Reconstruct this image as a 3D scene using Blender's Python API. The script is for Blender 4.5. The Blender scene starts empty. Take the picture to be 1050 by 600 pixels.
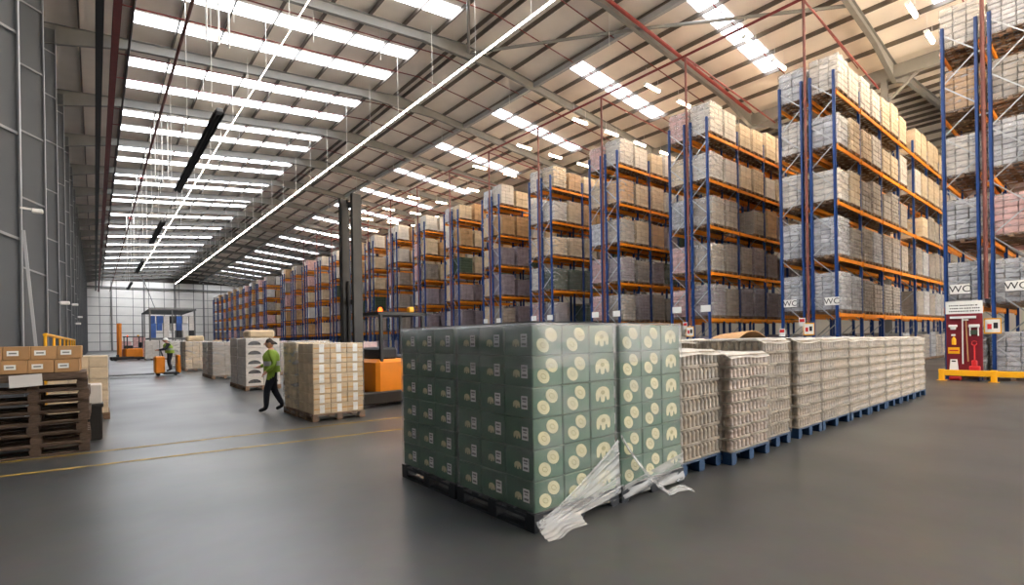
import bpy, math, random
from mathutils import Vector, Matrix
random.seed(7)
SC = bpy.context.scene
C = SC.collection
R = math.radians

# ------------------------------------------------------------------ camera
F_PX, PPX, PPY, CAM_H = 517.0, 525.0, 345.7, 1.6
YAW, ROLL = R(39.6), R(0.95)
cam = bpy.data.cameras.new('camera'); camo = bpy.data.objects.new('camera', cam); C.objects.link(camo)
cam.sensor_width = 36.0; cam.lens = 36.0 * F_PX / 1050.0
cam.shift_y = (PPY - 300.0) / 1050.0
cam.clip_start = 0.05; cam.clip_end = 400
fw = Vector((math.sin(YAW), math.cos(YAW), 0)); rt = Vector((math.cos(YAW), -math.sin(YAW), 0)); up = Vector((0, 0, 1))
cr = rt * math.cos(ROLL) - up * math.sin(ROLL); cu = rt * math.sin(ROLL) + up * math.cos(ROLL)
camo.matrix_world = Matrix(((cr.x, cu.x, -fw.x, 0), (cr.y, cu.y, -fw.y, 0), (cr.z, cu.z, -fw.z, CAM_H), (0, 0, 0, 1)))
SC.camera = camo

# ------------------------------------------------------------------ world, exposure
w = bpy.data.worlds.new('world'); SC.world = w; w.use_nodes = True
w.node_tree.nodes['Background'].inputs[0].default_value = (0.9, 0.95, 1.0, 1)
w.node_tree.nodes['Background'].inputs[1].default_value = 6.0
SC.view_settings.view_transform = 'Standard'
SC.view_settings.look = 'None'
SC.view_settings.gamma = 1.0
SC.view_settings.use_curve_mapping = False
SC.view_settings.exposure = 0.95
sun = bpy.data.lights.new('sun', 'SUN'); sun.energy = 32.0; sun.angle = R(1.0); sun.color = (1.0, 0.95, 0.88)
suno = bpy.data.objects.new('sun', sun); C.objects.link(suno); suno.rotation_euler = (R(48), 0, R(12))     # over the yard behind the camera
ADDED_DOORS = [(12.0 + 5.2 * i, 16.2 + 5.2 * i) for i in range(5)]; DOOR_H = 5.2                                  # unseen open dock doors, added to let daylight brighten the interior
SKY_E, SKY_ER, LAMP_E = 6.5, 4.5, 62.0          # glow of the rooflights (left, right slope) and of the lamp tubes

# ------------------------------------------------------------------ materials
MATS = {}
def srgb(r, g, b):
    f = lambda v: (v / 255.0) / 12.92 if v / 255.0 <= 0.04045 else (((v / 255.0) + 0.055) / 1.055) ** 2.4
    return (f(r), f(g), f(b), 1)
def mat(name, col, rough=0.6, metal=0.0, var=0.0, scale=4.0, bump=0.0, bscale=30.0, coat=0.0, rnd=0.0, col2=None, spec=0.5, stretch=None):
    m = bpy.data.materials.new(name); m.use_nodes = True; MATS[name] = m
    nt = m.node_tree; N = nt.nodes; L = nt.links; b = N['Principled BSDF']
    c = srgb(*col)
    b.inputs['Base Color'].default_value = c; b.inputs['Roughness'].default_value = rough
    b.inputs['Metallic'].default_value = metal; b.inputs['Coat Weight'].default_value = coat
    b.inputs['Coat Roughness'].default_value = 0.25; b.inputs['Specular IOR Level'].default_value = spec
    tc = N.new('ShaderNodeTexCoord')
    vec = tc.outputs['Object']
    if stretch:
        mp = N.new('ShaderNodeMapping'); mp.inputs['Scale'].default_value = stretch
        L.new(vec, mp.inputs[0]); vec = mp.outputs[0]
    out = None
    if var > 0:
        n = N.new('ShaderNodeTexNoise'); n.inputs['Scale'].default_value = scale; n.inputs['Detail'].default_value = 5
        L.new(vec, n.inputs['Vector'])
        mx = N.new('ShaderNodeMix'); mx.data_type = 'RGBA'
        lo = srgb(*col2) if col2 else tuple(x * (1 - var) for x in c[:3]) + (1,)
        hi = c if col2 else tuple(min(1, x * (1 + var)) for x in c[:3]) + (1,)
        mr = N.new('ShaderNodeMapRange'); mr.inputs[1].default_value = 0.32; mr.inputs[2].default_value = 0.68
        L.new(n.outputs['Fac'], mr.inputs[0]); L.new(mr.outputs[0], mx.inputs[0])
        mx.inputs[6].default_value = lo; mx.inputs[7].default_value = hi
        out = mx.outputs[2]
    if rnd > 0:
        oi = N.new('ShaderNodeObjectInfo'); hs = N.new('ShaderNodeHueSaturation')
        mr = N.new('ShaderNodeMapRange'); mr.inputs[3].default_value = 1 - rnd; mr.inputs[4].default_value = 1 + rnd
        L.new(oi.outputs['Random'], mr.inputs[0]); L.new(mr.outputs[0], hs.inputs['Value'])
        if out: L.new(out, hs.inputs['Color'])
        else: hs.inputs['Color'].default_value = c
        out = hs.outputs[0]
    if out: L.new(out, b.inputs['Base Color'])
    if bump > 0:
        n = N.new('ShaderNodeTexNoise'); n.inputs['Scale'].default_value = bscale; n.inputs['Detail'].default_value = 3
        L.new(vec, n.inputs['Vector'])
        bp = N.new('ShaderNodeBump'); bp.inputs['Strength'].default_value = bump; bp.inputs['Distance'].default_value = 0.03
        L.new(n.outputs['Fac'], bp.inputs['Height']); L.new(bp.outputs[0], b.inputs['Normal'])
        if coat: L.new(bp.outputs[0], b.inputs['Coat Normal'])
    return m
def emis(name, col, strength):
    m = bpy.data.materials.new(name); m.use_nodes = True; MATS[name] = m
    nt = m.node_tree; nt.nodes.remove(nt.nodes['Principled BSDF'])
    e = nt.nodes.new('ShaderNodeEmission'); e.inputs[0].default_value = srgb(*col); e.inputs[1].default_value = strength
    nt.links.new(e.outputs[0], nt.nodes['Material Output'].inputs[0]); return m
def film(name, lo, hi, tint=(238, 238, 236), scale=3.0, rough=0.3, bump=0.12):
    m = bpy.data.materials.new(name); m.use_nodes = True; MATS[name] = m
    nt = m.node_tree; N = nt.nodes; L = nt.links; b = N['Principled BSDF']
    b.inputs['Base Color'].default_value = srgb(*tint); b.inputs['Roughness'].default_value = rough
    b.inputs['Specular IOR Level'].default_value = 0.7
    tr = N.new('ShaderNodeBsdfTransparent'); mix = N.new('ShaderNodeMixShader')
    tc = N.new('ShaderNodeTexCoord'); mp = N.new('ShaderNodeMapping'); mp.inputs['Scale'].default_value = (1, 1, 4.0)
    mp.inputs['Rotation'].default_value = (0.12, 0.15, 0)
    n = N.new('ShaderNodeTexNoise'); n.inputs['Scale'].default_value = scale; n.inputs['Detail'].default_value = 3
    mr = N.new('ShaderNodeMapRange'); mr.inputs[1].default_value = 0.35; mr.inputs[2].default_value = 0.75
    mr.inputs[3].default_value = lo; mr.inputs[4].default_value = hi
    L.new(tc.outputs['Object'], mp.inputs[0]); L.new(mp.outputs[0], n.inputs['Vector']); L.new(n.outputs['Fac'], mr.inputs[0])
    L.new(mr.outputs[0], mix.inputs[0]); L.new(tr.outputs[0], mix.inputs[1]); L.new(b.outputs[0], mix.inputs[2])
    bp = N.new('ShaderNodeBump'); bp.inputs['Strength'].default_value = bump; bp.inputs['Distance'].default_value = 0.03
    L.new(n.outputs['Fac'], bp.inputs['Height']); L.new(bp.outputs[0], b.inputs['Normal'])
    L.new(mix.outputs[0], N['Material Output'].inputs[0]); return m

def floor_mat():
    m = bpy.data.materials.new('polished_concrete'); m.use_nodes = True; MATS['floor'] = m
    nt = m.node_tree; N = nt.nodes; L = nt.links; b = N['Principled BSDF']
    tc = N.new('ShaderNodeTexCoord')
    n1 = N.new('ShaderNodeTexNoise'); n1.inputs['Scale'].default_value = 0.35; n1.inputs['Detail'].default_value = 4; n1.inputs['Roughness'].default_value = 0.6
    n2 = N.new('ShaderNodeTexNoise'); n2.inputs['Scale'].default_value = 6.0; n2.inputs['Detail'].default_value = 6
    L.new(tc.outputs['Object'], n1.inputs['Vector']); L.new(tc.outputs['Object'], n2.inputs['Vector'])
    r1 = N.new('ShaderNodeValToRGB')
    r1.color_ramp.elements[0].position = 0.2; r1.color_ramp.elements[0].color = srgb(46, 50, 53)
    r1.color_ramp.elements[1].position = 0.8; r1.color_ramp.elements[1].color = srgb(84, 83, 80)
    mx = N.new('ShaderNodeMix'); mx.data_type = 'RGBA'; mx.blend_type = 'OVERLAY'; mx.inputs[0].default_value = 0.22
    L.new(n1.outputs['Fac'], r1.inputs[0]); L.new(r1.outputs[0], mx.inputs[6]); L.new(n2.outputs['Color'], mx.inputs[7])
    L.new(mx.outputs[2], b.inputs['Base Color'])
    mr = N.new('ShaderNodeMapRange'); mr.inputs[1].default_value = 0.1; mr.inputs[2].default_value = 0.9; mr.inputs[3].default_value = 0.24; mr.inputs[4].default_value = 0.42
    n3 = N.new('ShaderNodeTexNoise'); n3.inputs['Scale'].default_value = 0.5; n3.inputs['Detail'].default_value = 1.5
    L.new(tc.outputs['Object'], n3.inputs['Vector']); L.new(n3.outputs['Fac'], mr.inputs[0]); L.new(mr.outputs[0], b.inputs['Roughness'])
    b.inputs['Specular IOR Level'].default_value = 0.42
floor_mat()
mat('deck', (238, 229, 218), 0.75, var=0.06, scale=0.6)
mat('purlin', (104, 96, 88), 0.5, metal=0.4, var=0.1, scale=2)
mat('rafter', (128, 127, 124), 0.5, var=0.08, scale=1.5)
mat('wall_grey', (100, 103, 106), 0.6, var=0.06, scale=0.8)
mat('post_grey', (160, 162, 164), 0.5, var=0.06, scale=2)
mat('wall_white', (238, 234, 228), 0.7, var=0.05, scale=0.5)
mat('dark_joint', (86, 80, 76), 0.7)
mat('blue', (22, 62, 128), 0.4, var=0.12, scale=3)
mat('orange', (236, 140, 24), 0.42, var=0.1, scale=3)
mat('silver', (176, 180, 184), 0.35, metal=0.5)
mat('wood', (128, 100, 76), 0.8, var=0.3, scale=8, stretch=(1, 6, 6), rnd=0.15)
mat('wood_dark', (86, 70, 58), 0.85, var=0.35, scale=7, stretch=(1, 6, 6), rnd=0.2)
mat('pallet_blue', (16, 56, 92), 0.65, var=0.2, scale=6)
mat('pallet_black', (26, 30, 36), 0.6, var=0.2, scale=6)
mat('cream', (204, 184, 154), 0.65, var=0.14, scale=3, coat=0.3, bump=0.05, bscale=5, rnd=0.1)
mat('tan', (188, 150, 106), 0.65, var=0.15, scale=3, coat=0.3, bump=0.05, bscale=5, rnd=0.1)
mat('white_box', (204, 198, 190), 0.6, var=0.1, scale=3, coat=0.3, bump=0.05, bscale=5, rnd=0.08)
mat('grey_box', (156, 146, 136), 0.6, var=0.16, scale=3.5, coat=0.35, bump=0.05, bscale=5, rnd=0.12)
mat('lilac_box', (140, 130, 138), 0.6, var=0.18, scale=3.5, coat=0.35, bump=0.05, bscale=5, rnd=0.12)
mat('silver_pack', (178, 180, 186), 0.4, var=0.2, scale=5, coat=0.5, bump=0.05, bscale=5, rnd=0.25)
mat('dark_green', (62, 78, 60), 0.6, var=0.15, coat=0.3)
mat('pink_box', (206, 164, 160), 0.6, var=0.2, scale=4, coat=0.3, rnd=0.1)
mat('red_print', (176, 52, 66), 0.6)
mat('red_pipe', (122, 42, 40), 0.45, var=0.12)
mat('brown_pipe', (112, 62, 56), 0.5, var=0.12)
mat('black', (28, 28, 30), 0.5)
mat('dark_metal', (44, 42, 40), 0.45, metal=0.3, var=0.1)
mat('mid_metal', (96, 96, 96), 0.4, metal=0.4, var=0.1)
mat('white_paint', (232, 230, 224), 0.5)
mat('yellow', (244, 176, 20), 0.45, var=0.06)
mat('line_yellow', (150, 122, 48), 0.6, var=0.4, scale=5)
mat('truck_orange', (226, 132, 20), 0.4, var=0.06)
mat('rubber', (24, 24, 24), 0.8)
mat('green_carton', (62, 100, 76), 0.6, var=0.14, scale=5, bump=0.15, bscale=8, rnd=0.07)
mat('print_cream', (206, 202, 160), 0.65, var=0.12, scale=9)
mat('print_line', (150, 150, 104), 0.65)
mat('label_white', (236, 238, 236), 0.6)
mat('label_grey', (120, 124, 124), 0.6)
mat('bottle', (140, 124, 104), 0.3, var=0.3, scale=14, coat=0.5, rnd=0.14)
mat('bottle_pink', (156, 136, 122), 0.3, var=0.25, scale=14, coat=0.5, rnd=0.1)
mat('pad', (150, 140, 124), 0.7, var=0.08)
mat('top_film', (226, 222, 214), 0.25, var=0.1, scale=4, bump=0.6, bscale=6, coat=0.5)
mat('cardboard', (176, 136, 92), 0.75, var=0.12, scale=4, rnd=0.1)
mat('cardboard_pale', (206, 184, 150), 0.7, var=0.12, scale=4, rnd=0.1)
mat('yard', (206, 198, 184), 0.9)
mat('tape', (196, 150, 84), 0.45)
mat('maroon', (122, 22, 36), 0.5)
mat('board_red', (206, 40, 44), 0.45)
mat('sign_white', (236, 236, 232), 0.5)
mat('ink', (30, 30, 34), 0.6)
mat('hi_vis', (134, 162, 54), 0.7, var=0.08)
mat('navy', (26, 28, 38), 0.85)
mat('skin', (196, 146, 120), 0.6)
mat('hair', (52, 40, 32), 0.8)
mat('blue_bin', (30, 76, 150), 0.5, var=0.15)
mat('paper', (214, 212, 208), 0.7)
mat('blue_stock', (46, 88, 160), 0.5, var=0.2, rnd=0.2)
film('wrap', 0.03, 0.2, scale=2.0); film('wrap_white', 0.05, 0.42, scale=2.2); film('wrap_clear', 0.09, 0.26, scale=2.2); film('fold', 0.22, 0.42, scale=4.0, rough=0.15); film('wrap_bottle', 0.08, 0.28, tint=(214, 202, 184), scale=3.0); film('torn', 0.26, 0.5, scale=2.5, rough=0.2, bump=0.1)
emis('skylight_l', (244, 248, 255), SKY_E)
emis('skylight_r', (240, 246, 255), SKY_ER)
emis('tube_glow', (255, 226, 188), LAMP_E)
emis('added_glow_strip', (255, 244, 230), 22.0)  # glow added to the white trunking to brighten the roof sheets
emis('cable_glow', (255, 244, 230), 14.0)  # glow added to the thin cable, lifts the left roof
emis('beacon', (255, 90, 30), 3.0)
M = MATS

# ------------------------------------------------------------------ mesh helpers
class MB:
    def __init__(s): s.v = []; s.f = []; s.m = []
    def quad(s, pts, mi=0):
        i = len(s.v); s.v += [tuple(p) for p in pts]; s.f.append(tuple(range(i, i + len(pts)))); s.m.append(mi)
    def box(s, x0, x1, y0, y1, z0, z1, mi=0, T=None):
        p = [(x0, y0, z0), (x1, y0, z0), (x1, y1, z0), (x0, y1, z0), (x0, y0, z1), (x1, y0, z1), (x1, y1, z1), (x0, y1, z1)]
        if T is not None: p = [tuple(T @ Vector(q)) for q in p]
        i = len(s.v); s.v += p
        for q in ((0, 3, 2, 1), (4, 5, 6, 7), (0, 1, 5, 4), (1, 2, 6, 5), (2, 3, 7, 6), (3, 0, 4, 7)):
            s.f.append(tuple(i + k for k in q)); s.m.append(mi)
    def bbox(s, x0, x1, y0, y1, z0, z1, b=0.01, mi=0):            # bevelled box
        i = len(s.v)
        for (zz, ins) in ((z0, b), (z0 + b, 0), (z1 - b, 0), (z1, b)):
            X0, X1, Y0, Y1 = x0 + ins, x1 - ins, y0 + ins, y1 - ins; c = b if ins == 0 else 0
            s.v += [(X0 + c, Y0, zz), (X1 - c, Y0, zz), (X1, Y0 + c, zz), (X1, Y1 - c, zz), (X1 - c, Y1, zz), (X0 + c, Y1, zz), (X0, Y1 - c, zz), (X0, Y0 + c, zz)]
        for r in range(3):
            for k in range(8):
                a = i + r * 8 + k; bq = i + r * 8 + (k + 1) % 8
                s.f.append((a, bq, bq + 8, a + 8)); s.m.append(mi)
        s.f.append(tuple(i + 24 + k for k in range(8))); s.m.append(mi)
        s.f.append(tuple(i + 7 - k for k in range(8))); s.m.append(mi)
    def bar(s, a, b, wx, wy=None, mi=0, upv=(0, 0, 1)):            # rectangular bar from a to b
        a = Vector(a); b = Vector(b); d = (b - a); l = d.length; d.normalize()
        u = Vector(upv)
        if abs(d.dot(u)) > 0.98: u = Vector((1, 0, 0))
        sx = d.cross(u).normalized(); sy = sx.cross(d).normalized()
        wy = wx if wy is None else wy
        i = len(s.v)
        for q in (a, b):
            for (p, r) in ((-1, -1), (1, -1), (1, 1), (-1, 1)):
                s.v.append(tuple(q + sx * (p * wx / 2) + sy * (r * wy / 2)))
        for q in ((0, 1, 5, 4), (1, 2, 6, 5), (2, 3, 7, 6), (3, 0, 4, 7), (3, 2, 1, 0), (4, 5, 6, 7)):
            s.f.append(tuple(i + k for k in q)); s.m.append(mi)
    def tube(s, pts, r, n=8, mi=0, cap=True):
        pts = [Vector(p) for p in pts]; rs = r if isinstance(r, (list, tuple)) else [r] * len(pts)
        i0 = len(s.v)
        for k, p in enumerate(pts):
            d = (pts[min(k + 1, len(pts) - 1)] - pts[max(k - 1, 0)]).normalized()
            u = Vector((0, 0, 1)) if abs(d.z) < 0.95 else Vector((1, 0, 0))
            sx = d.cross(u).normalized(); sy = sx.cross(d).normalized()
            for j in range(n):
                a = 2 * math.pi * j / n
                s.v.append(tuple(p + (sx * math.cos(a) + sy * math.sin(a)) * rs[k]))
        for k in range(len(pts) - 1):
            for j in range(n):
                a = i0 + k * n + j; b = i0 + k * n + (j + 1) % n
                s.f.append((a, b, b + n, a + n)); s.m.append(mi)
        if cap:
            s.f.append(tuple(i0 + n - 1 - j for j in range(n))); s.m.append(mi)
            e = i0 + (len(pts) - 1) * n; s.f.append(tuple(e + j for j in range(n))); s.m.append(mi)
    def cyl(s, c, r, z0, z1, n=12, mi=0): s.tube([(c[0], c[1], z0), (c[0], c[1], z1)], r, n, mi)
    def lathe(s, c, prof, n=10, mi=0):
        i0 = len(s.v)
        for (r, z) in prof:
            for j in range(n):
                a = 2 * math.pi * j / n; s.v.append((c[0] + r * math.cos(a), c[1] + r * math.sin(a), c[2] + z))
        for k in range(len(prof) - 1):
            for j in range(n):
                a = i0 + k * n + j; b = i0 + k * n + (j + 1) % n
                s.f.append((a, b, b + n, a + n)); s.m.append(mi)
        e = i0 + (len(prof) - 1) * n; s.f.append(tuple(e + j for j in range(n))); s.m.append(mi)
    def disc(s, c, rx, rz, ang, plane, n=14, mi=0, a0=0.0, a1=2 * math.pi):   # flat print on a face
        pts = []
        for j in range(n):
            a = a0 + (a1 - a0) * j / (n if a1 - a0 > 6.2 else n - 1)
            x, z = rx * math.cos(a), rz * math.sin(a)
            pts.append((x * math.cos(ang) - z * math.sin(ang), x * math.sin(ang) + z * math.cos(ang)))
        s.poly2(c, pts, plane, mi)
    def poly2(s, c, pts, plane, mi=0):
        if plane == 'y-': s.quad([(c[0] + p[0], c[1], c[2] + p[1]) for p in pts], mi)
        elif plane == 'x-': s.quad([(c[0], c[1] - p[0], c[2] + p[1]) for p in pts], mi)
        elif plane == 'x+': s.quad([(c[0], c[1] + p[0], c[2] + p[1]) for p in pts], mi)
    def mesh(s, name, mats, smooth=False):
        me = bpy.data.meshes.new(name); me.from_pydata(s.v, [], s.f)
        for m in (mats if isinstance(mats, (list, tuple)) else [mats]): me.materials.append(M[m] if isinstance(m, str) else m)
        me.polygons.foreach_set('material_index', s.m)
        if smooth: me.polygons.foreach_set('use_smooth', [True] * len(s.f))
        me.update(); return me

def O(name, me, parent=None, loc=(0, 0, 0), rz=0.0, rot=None, label=None, cat=None, group=None, kind=None):
    o = bpy.data.objects.new(name, me); C.objects.link(o)
    if parent is not None: o.parent = parent
    o.location = loc
    if rot is not None: o.rotation_euler = rot
    elif rz: o.rotation_euler = (0, 0, rz)
    if label: o['label'] = label
    if cat: o['category'] = cat
    if group: o['group'] = group
    if kind: o['kind'] = kind
    return o
def T(name, label, cat, loc=(0, 0, 0), rz=0.0, group=None): return O(name, None, None, loc, rz, None, label, cat, group)
def B(name, x0, x1, y0, y1, z0, z1, m, bev=0.0):
    b = MB()
    if bev: b.bbox(x0, x1, y0, y1, z0, z1, bev)
    else: b.box(x0, x1, y0, y1, z0, z1)
    return b.mesh(name, m)
ORD = ['first', 'second', 'third', 'fourth', 'fifth', 'sixth', 'seventh', 'eighth', 'ninth', 'tenth', 'eleventh', 'twelfth', 'thirteenth',
       'fourteenth', 'fifteenth', 'sixteenth', 'seventeenth', 'eighteenth', 'nineteenth', 'twentieth', 'twenty-first', 'twenty-second',
       'twenty-third', 'twenty-fourth', 'twenty-fifth', 'twenty-sixth', 'twenty-seventh', 'twenty-eighth']
def text_mesh(txt, size, m):
    cu_ = bpy.data.curves.new('lettering', 'FONT'); cu_.body = txt; cu_.size = size; cu_.align_x = 'CENTER'; cu_.align_y = 'CENTER'
    o = bpy.data.objects.new('lettering', cu_); C.objects.link(o)
    dg = bpy.context.evaluated_depsgraph_get(); me = bpy.data.meshes.new_from_object(o.evaluated_get(dg))
    bpy.data.objects.remove(o); bpy.data.curves.remove(cu_)
    me.materials.clear(); me.materials.append(M[m]); return me
FACE_X = (R(90), 0, R(-90))            # text plane turned to face -X

# ------------------------------------------------------------------ the building
XW, XR, XV, XE = -2.1, 15.2, 32.0, 64.0            # left cladding, ridge, valley, far right wall
Y0, BAY, NB = 7.35 - 3 * 7.3, 7.3, 22                # first frame behind the camera
YF, YB = Y0, Y0 + NB * BAY                           # front wall, back wall
ZR, SL = 17.3, 0.1                                   # underside of the roof sheets at the ridge, roof slope
def zroof(x):
    if x <= XR: return ZR - SL * (XR - x)
    if x <= XV: return ZR - SL * (x - XR)
    if x <= 48.8: return ZR - SL * (XV - XR) + SL * (x - XV)
    return ZR - SL * (x - 48.8)
floor = O('floor', B('floor', XW, XE, YF, YB, -0.2, 0, 'floor'), kind='structure')
def line(x0, y0, x1, y1, wd=0.09):
    b = MB(); d = Vector((x1 - x0, y1 - y0, 0)).normalized(); n = Vector((-d.y, d.x, 0)) * wd / 2
    p, q = Vector((x0, y0, 0.004)), Vector((x1, y1, 0.004))
    b.quad([p - n, q - n, q + n, p + n]); O('painted_line', b.mesh('painted_line', 'line_yellow'), floor)
line(-1.1, 9.75, 5.9, 9.3); line(-1.1, 8.75, 5.4, 8.0)
# left wall: cladding panels, posts, rails
wl = O('wall_left', B('wall_left', XW - 0.15, XW - 0.03, YF, YB, 0, 16.0, 'wall_grey'), kind='structure')
pan = B('cladding_panel', -0.03, 0.0, 0.01, BAY - 0.01, 0, 15.6, 'wall_grey')
post = MB(); post.box(0, 0.94, -0.012, 0.012, 0, 15.2); post.box(0.925, 0.95, -0.1, 0.1, 0, 15.2); post.box(0, 0.02, -0.1, 0.1, 0, 15.2)
post = post.mesh('post', 'wall_grey')
edge = B('post_flange', .95, .956, -.1, .1, 0, 15.2, 'post_grey')
fly = MB(); fly.bar((.05, -.05, .19), (.92, -.05, -.19), .05, .05); fly = fly.mesh('fly_brace', 'post_grey')
rail = B('rail', 0, 0.06, 0.08, BAY - 0.08, -0.035, 0.035, 'post_grey')
for k in range(NB):
    y = YF + k * BAY
    O('cladding_panel', pan, wl, (XW, y, 0)); po_ = O('post', post, wl, (XW, y, 0)); O('post_flange', edge, po_)
    if 2 < k < 12:
        for z in (4.0, 6.2, 8.3, 10.4, 12.4, 14.3): O('fly_brace', fly, po_, (0, 0, z))
    if k < 16:
        for z in (1.9, 3.85, 4.45, 6.4, 8.35, 10.3, 12.25, 14.2): O('rail', rail, wl, (XW, y, z))
# a few brackets and door heaters on the wall posts
b = MB(); b.bar((XW + .95, 14.5, 4.45), (XW + 1.2, 14.45, 4.42), .04); b.bbox(XW + 1.12, XW + 1.3, 14.36, 14.5, 4.36, 4.44, .015)
O('wall_floodlight', b.mesh('wall_floodlight', 'white_paint'), None, label='small white floodlight on a bracket on the nearest wall post', cat='lamp')
b = MB(); b.bar((XW + 0.98, 14.6, 4.0), (XW + 1.25, 14.5, 0.0), 0.07, 0.05)
O('raking_strut', b.mesh('raking_strut', 'post_grey'), wl)
for (y, z) in ((29.0, 3.4), (43.6, 4.2), (51, 3.2), (58.2, 4.0)):
    b = MB(); b.bbox(XW + .98, XW + 1.3, y - 0.3, y - 0.12, z - 0.1, z + 0.05, 0.03); b.bar((XW + .94, y - 0.1, z), (XW + 1.1, y - 0.2, z), 0.04)
    O('wall_floodlight', b.mesh('wall_floodlight', 'white_paint'), None, label='small floodlight high on the left wall post number %s along' % ORD[int((y - 7) // 7.3)], cat='lamp', group='left wall floodlights')
# back wall with its panel grid
wb = O('wall_back', B('wall_back', XW, XE, YB, YB + 0.15, 0, 17.4, 'dark_joint'), kind='structure')
for i in range(11):
    for j in range(8):
        x0 = XW + i * 3.0; z0 = j * 2.0
        me = B('panel', 0.05, 2.95, -0.06, 0.0, 0.05, 1.95, 'wall_white')
        O('panel', me, wb, (x0, YB, z0))
bm_ = MB()
for x in (3, 9, 15, 21): bm_.box(x - 0.15, x + 0.15, YB - 0.3, YB - 0.061, 0, zroof(x) - 0.3)
bm_.box(XW, XV, YB - 0.3, YB - 0.061, 14.2, 14.6)
O('wind_post_frame', bm_.mesh('wind_post_frame', 'rafter'), wb)
wr = O('wall_right', B('wall_right', XE, XE + 0.15, YF, YB, 0, 16.0, 'wall_white'), kind='structure')
b = MB(); b.box(XW, XE, YF - .15, YF, DOOR_H, 17.4); xs_ = [XW] + [v for d in ADDED_DOORS for v in d] + [XE]
for k in range(0, len(xs_), 2): b.box(xs_[k], xs_[k + 1], YF - .15, YF, 0, DOOR_H)
wf = O('wall_front', b.mesh('wall_front', 'wall_white'), kind='structure')
for k, (xa, xb) in enumerate(ADDED_DOORS):  # frames of the added doors, out of view behind the camera
    b = MB(); b.box(xa - .12, xa, YF, YF + .08, 0, DOOR_H + .12); b.box(xb, xb + .12, YF, YF + .08, 0, DOOR_H + .12); b.box(xa, xb, YF, YF + .08, DOOR_H, DOOR_H + .12)
    O('door_%d' % (k + 1), b.mesh('door_frame', 'yellow'), kind='structure')
    pa = bpy.data.lights.new('door_portal', 'AREA'); pa.shape = 'RECTANGLE'; pa.size = xb - xa; pa.size_y = DOOR_H; pa.cycles.is_portal = True
    po = bpy.data.objects.new('door_portal', pa); C.objects.link(po); po.location = ((xa + xb) / 2, YF - .2, DOOR_H / 2); po.rotation_euler = (R(90), 0, R(0))
b = MB(); b.box(XW - 40, XE + 40, YF - 70, YF - .15, -.3, -.02); O('trim_1', b.mesh('bounce_ground', 'yard'), kind='structure')  # unseen yard slab, added to bounce sun in through the doors
# roof sheets
b = MB()
for (xa, xb) in ((XW, XR), (XR, XV), (XV, 48.8), (48.8, XE)):
    za, zb = zroof(xa), zroof(xb)
    if xa == XV: za = zroof(XV)
    i = len(b.v)
    b.v += [(xa, YF, za), (xb, YF, zb), (xb, YB, zb), (xa, YB, za), (xa, YF, za + .12), (xb, YF, zb + .12), (xb, YB, zb + .12), (xa, YB, za + .12)]
    for q in ((0, 3, 2, 1), (4, 5, 6, 7), (0, 1, 5, 4), (1, 2, 6, 5), (2, 3, 7, 6), (3, 0, 4, 7)): b.f.append(tuple(i + k for k in q)); b.m.append(0)
ceil = O('ceiling', b.mesh('ceiling', 'deck'), kind='structure')
# rafters: I-beams in every frame, haunched at the eaves and the ridge
def rafter_mesh(xa, xb, h0, h1):
    za, zb = zroof(xa) - 0.22, zroof(xb) - 0.22
    n = 8; b = MB()
    def depth(t):
        d = 0.46
        if h0 and t < 0.2: d += h0 * (1 - t / 0.2)
        if h1 and t > 0.85: d += h1 * ((t - 0.85) / 0.15)
        return d
    ts = [0, .1, .2, .4, .6, .85, .92, 1]
    for k in range(len(ts) - 1):
        t0, t1 = ts[k], ts[k + 1]
        p = lambda t: (xa + (xb - xa) * t, za + (zb - za) * t)
        (x0, z0), (x1, z1) = p(t0), p(t1); d0, d1 = depth(t0), depth(t1)
        for (w2, a0, a1, c0, c1) in ((0.01, 0, 0, d0, d1), (0.1, 0, 0, .025, .025), (0.1, d0 - .025, d1 - .025, d0, d1)):
            i = len(b.v)
            b.v += [(x0, -w2, z0 - c0), (x1, -w2, z1 - c1), (x1, w2, z1 - c1), (x0, w2, z0 - c0), (x0, -w2, z0 - a0), (x1, -w2, z1 - a1), (x1, w2, z1 - a1), (x0, w2, z0 - a0)]
            for q in ((0, 3, 2, 1), (4, 5, 6, 7), (0, 1, 5, 4), (1, 2, 6, 5), (2, 3, 7, 6), (3, 0, 4, 7)): b.f.append(tuple(i + kk for kk in q)); b.m.append(0)
    return b.mesh('rafter', 'rafter')
rms = [rafter_mesh(XW, XR, 0.55, 0.25), rafter_mesh(XR, XV, 0, 0.5), rafter_mesh(48.8, XV, 0, 0.5), rafter_mesh(48.8, XE, 0, 0.4)]
rms[1] = rafter_mesh(XV, XR, 0.5, 0.25)
for k in range(1, NB):
    for me in rms: O('rafter', me, ceil, (0, YF + k * BAY, 0))
# purlins, one length per bay
pl = B('purlin', -0.03, 0.03, 0.02, BAY - 0.02, -0.22, 0, 'purlin')
NPL = 10
xs_l = [XW + (XR - XW) * i / NPL for i in range(1, NPL)] + [XR - 0.25]
xs_r = [XR + 0.25] + [XR + (XV - XR) * i / NPL for i in range(1, NPL)]
far = MB()
for k in range(1, NB):
    y = YF + k * BAY
    for x in xs_l + xs_r:
        if k < 15: O('purlin', pl, ceil, (x, y, zroof(x)))
        else: far.box(x - .03, x + .03, y, y + BAY, zroof(x) - .22, zroof(x))
for x in [XV + 1.68 * i for i in range(1, 19)]: far.box(x - .03, x + .03, YF, YB, zroof(x) - .22, zroof(x))
O('purlin_rows', far.mesh('purlin_rows', 'purlin'), ceil, kind='stuff')
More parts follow.
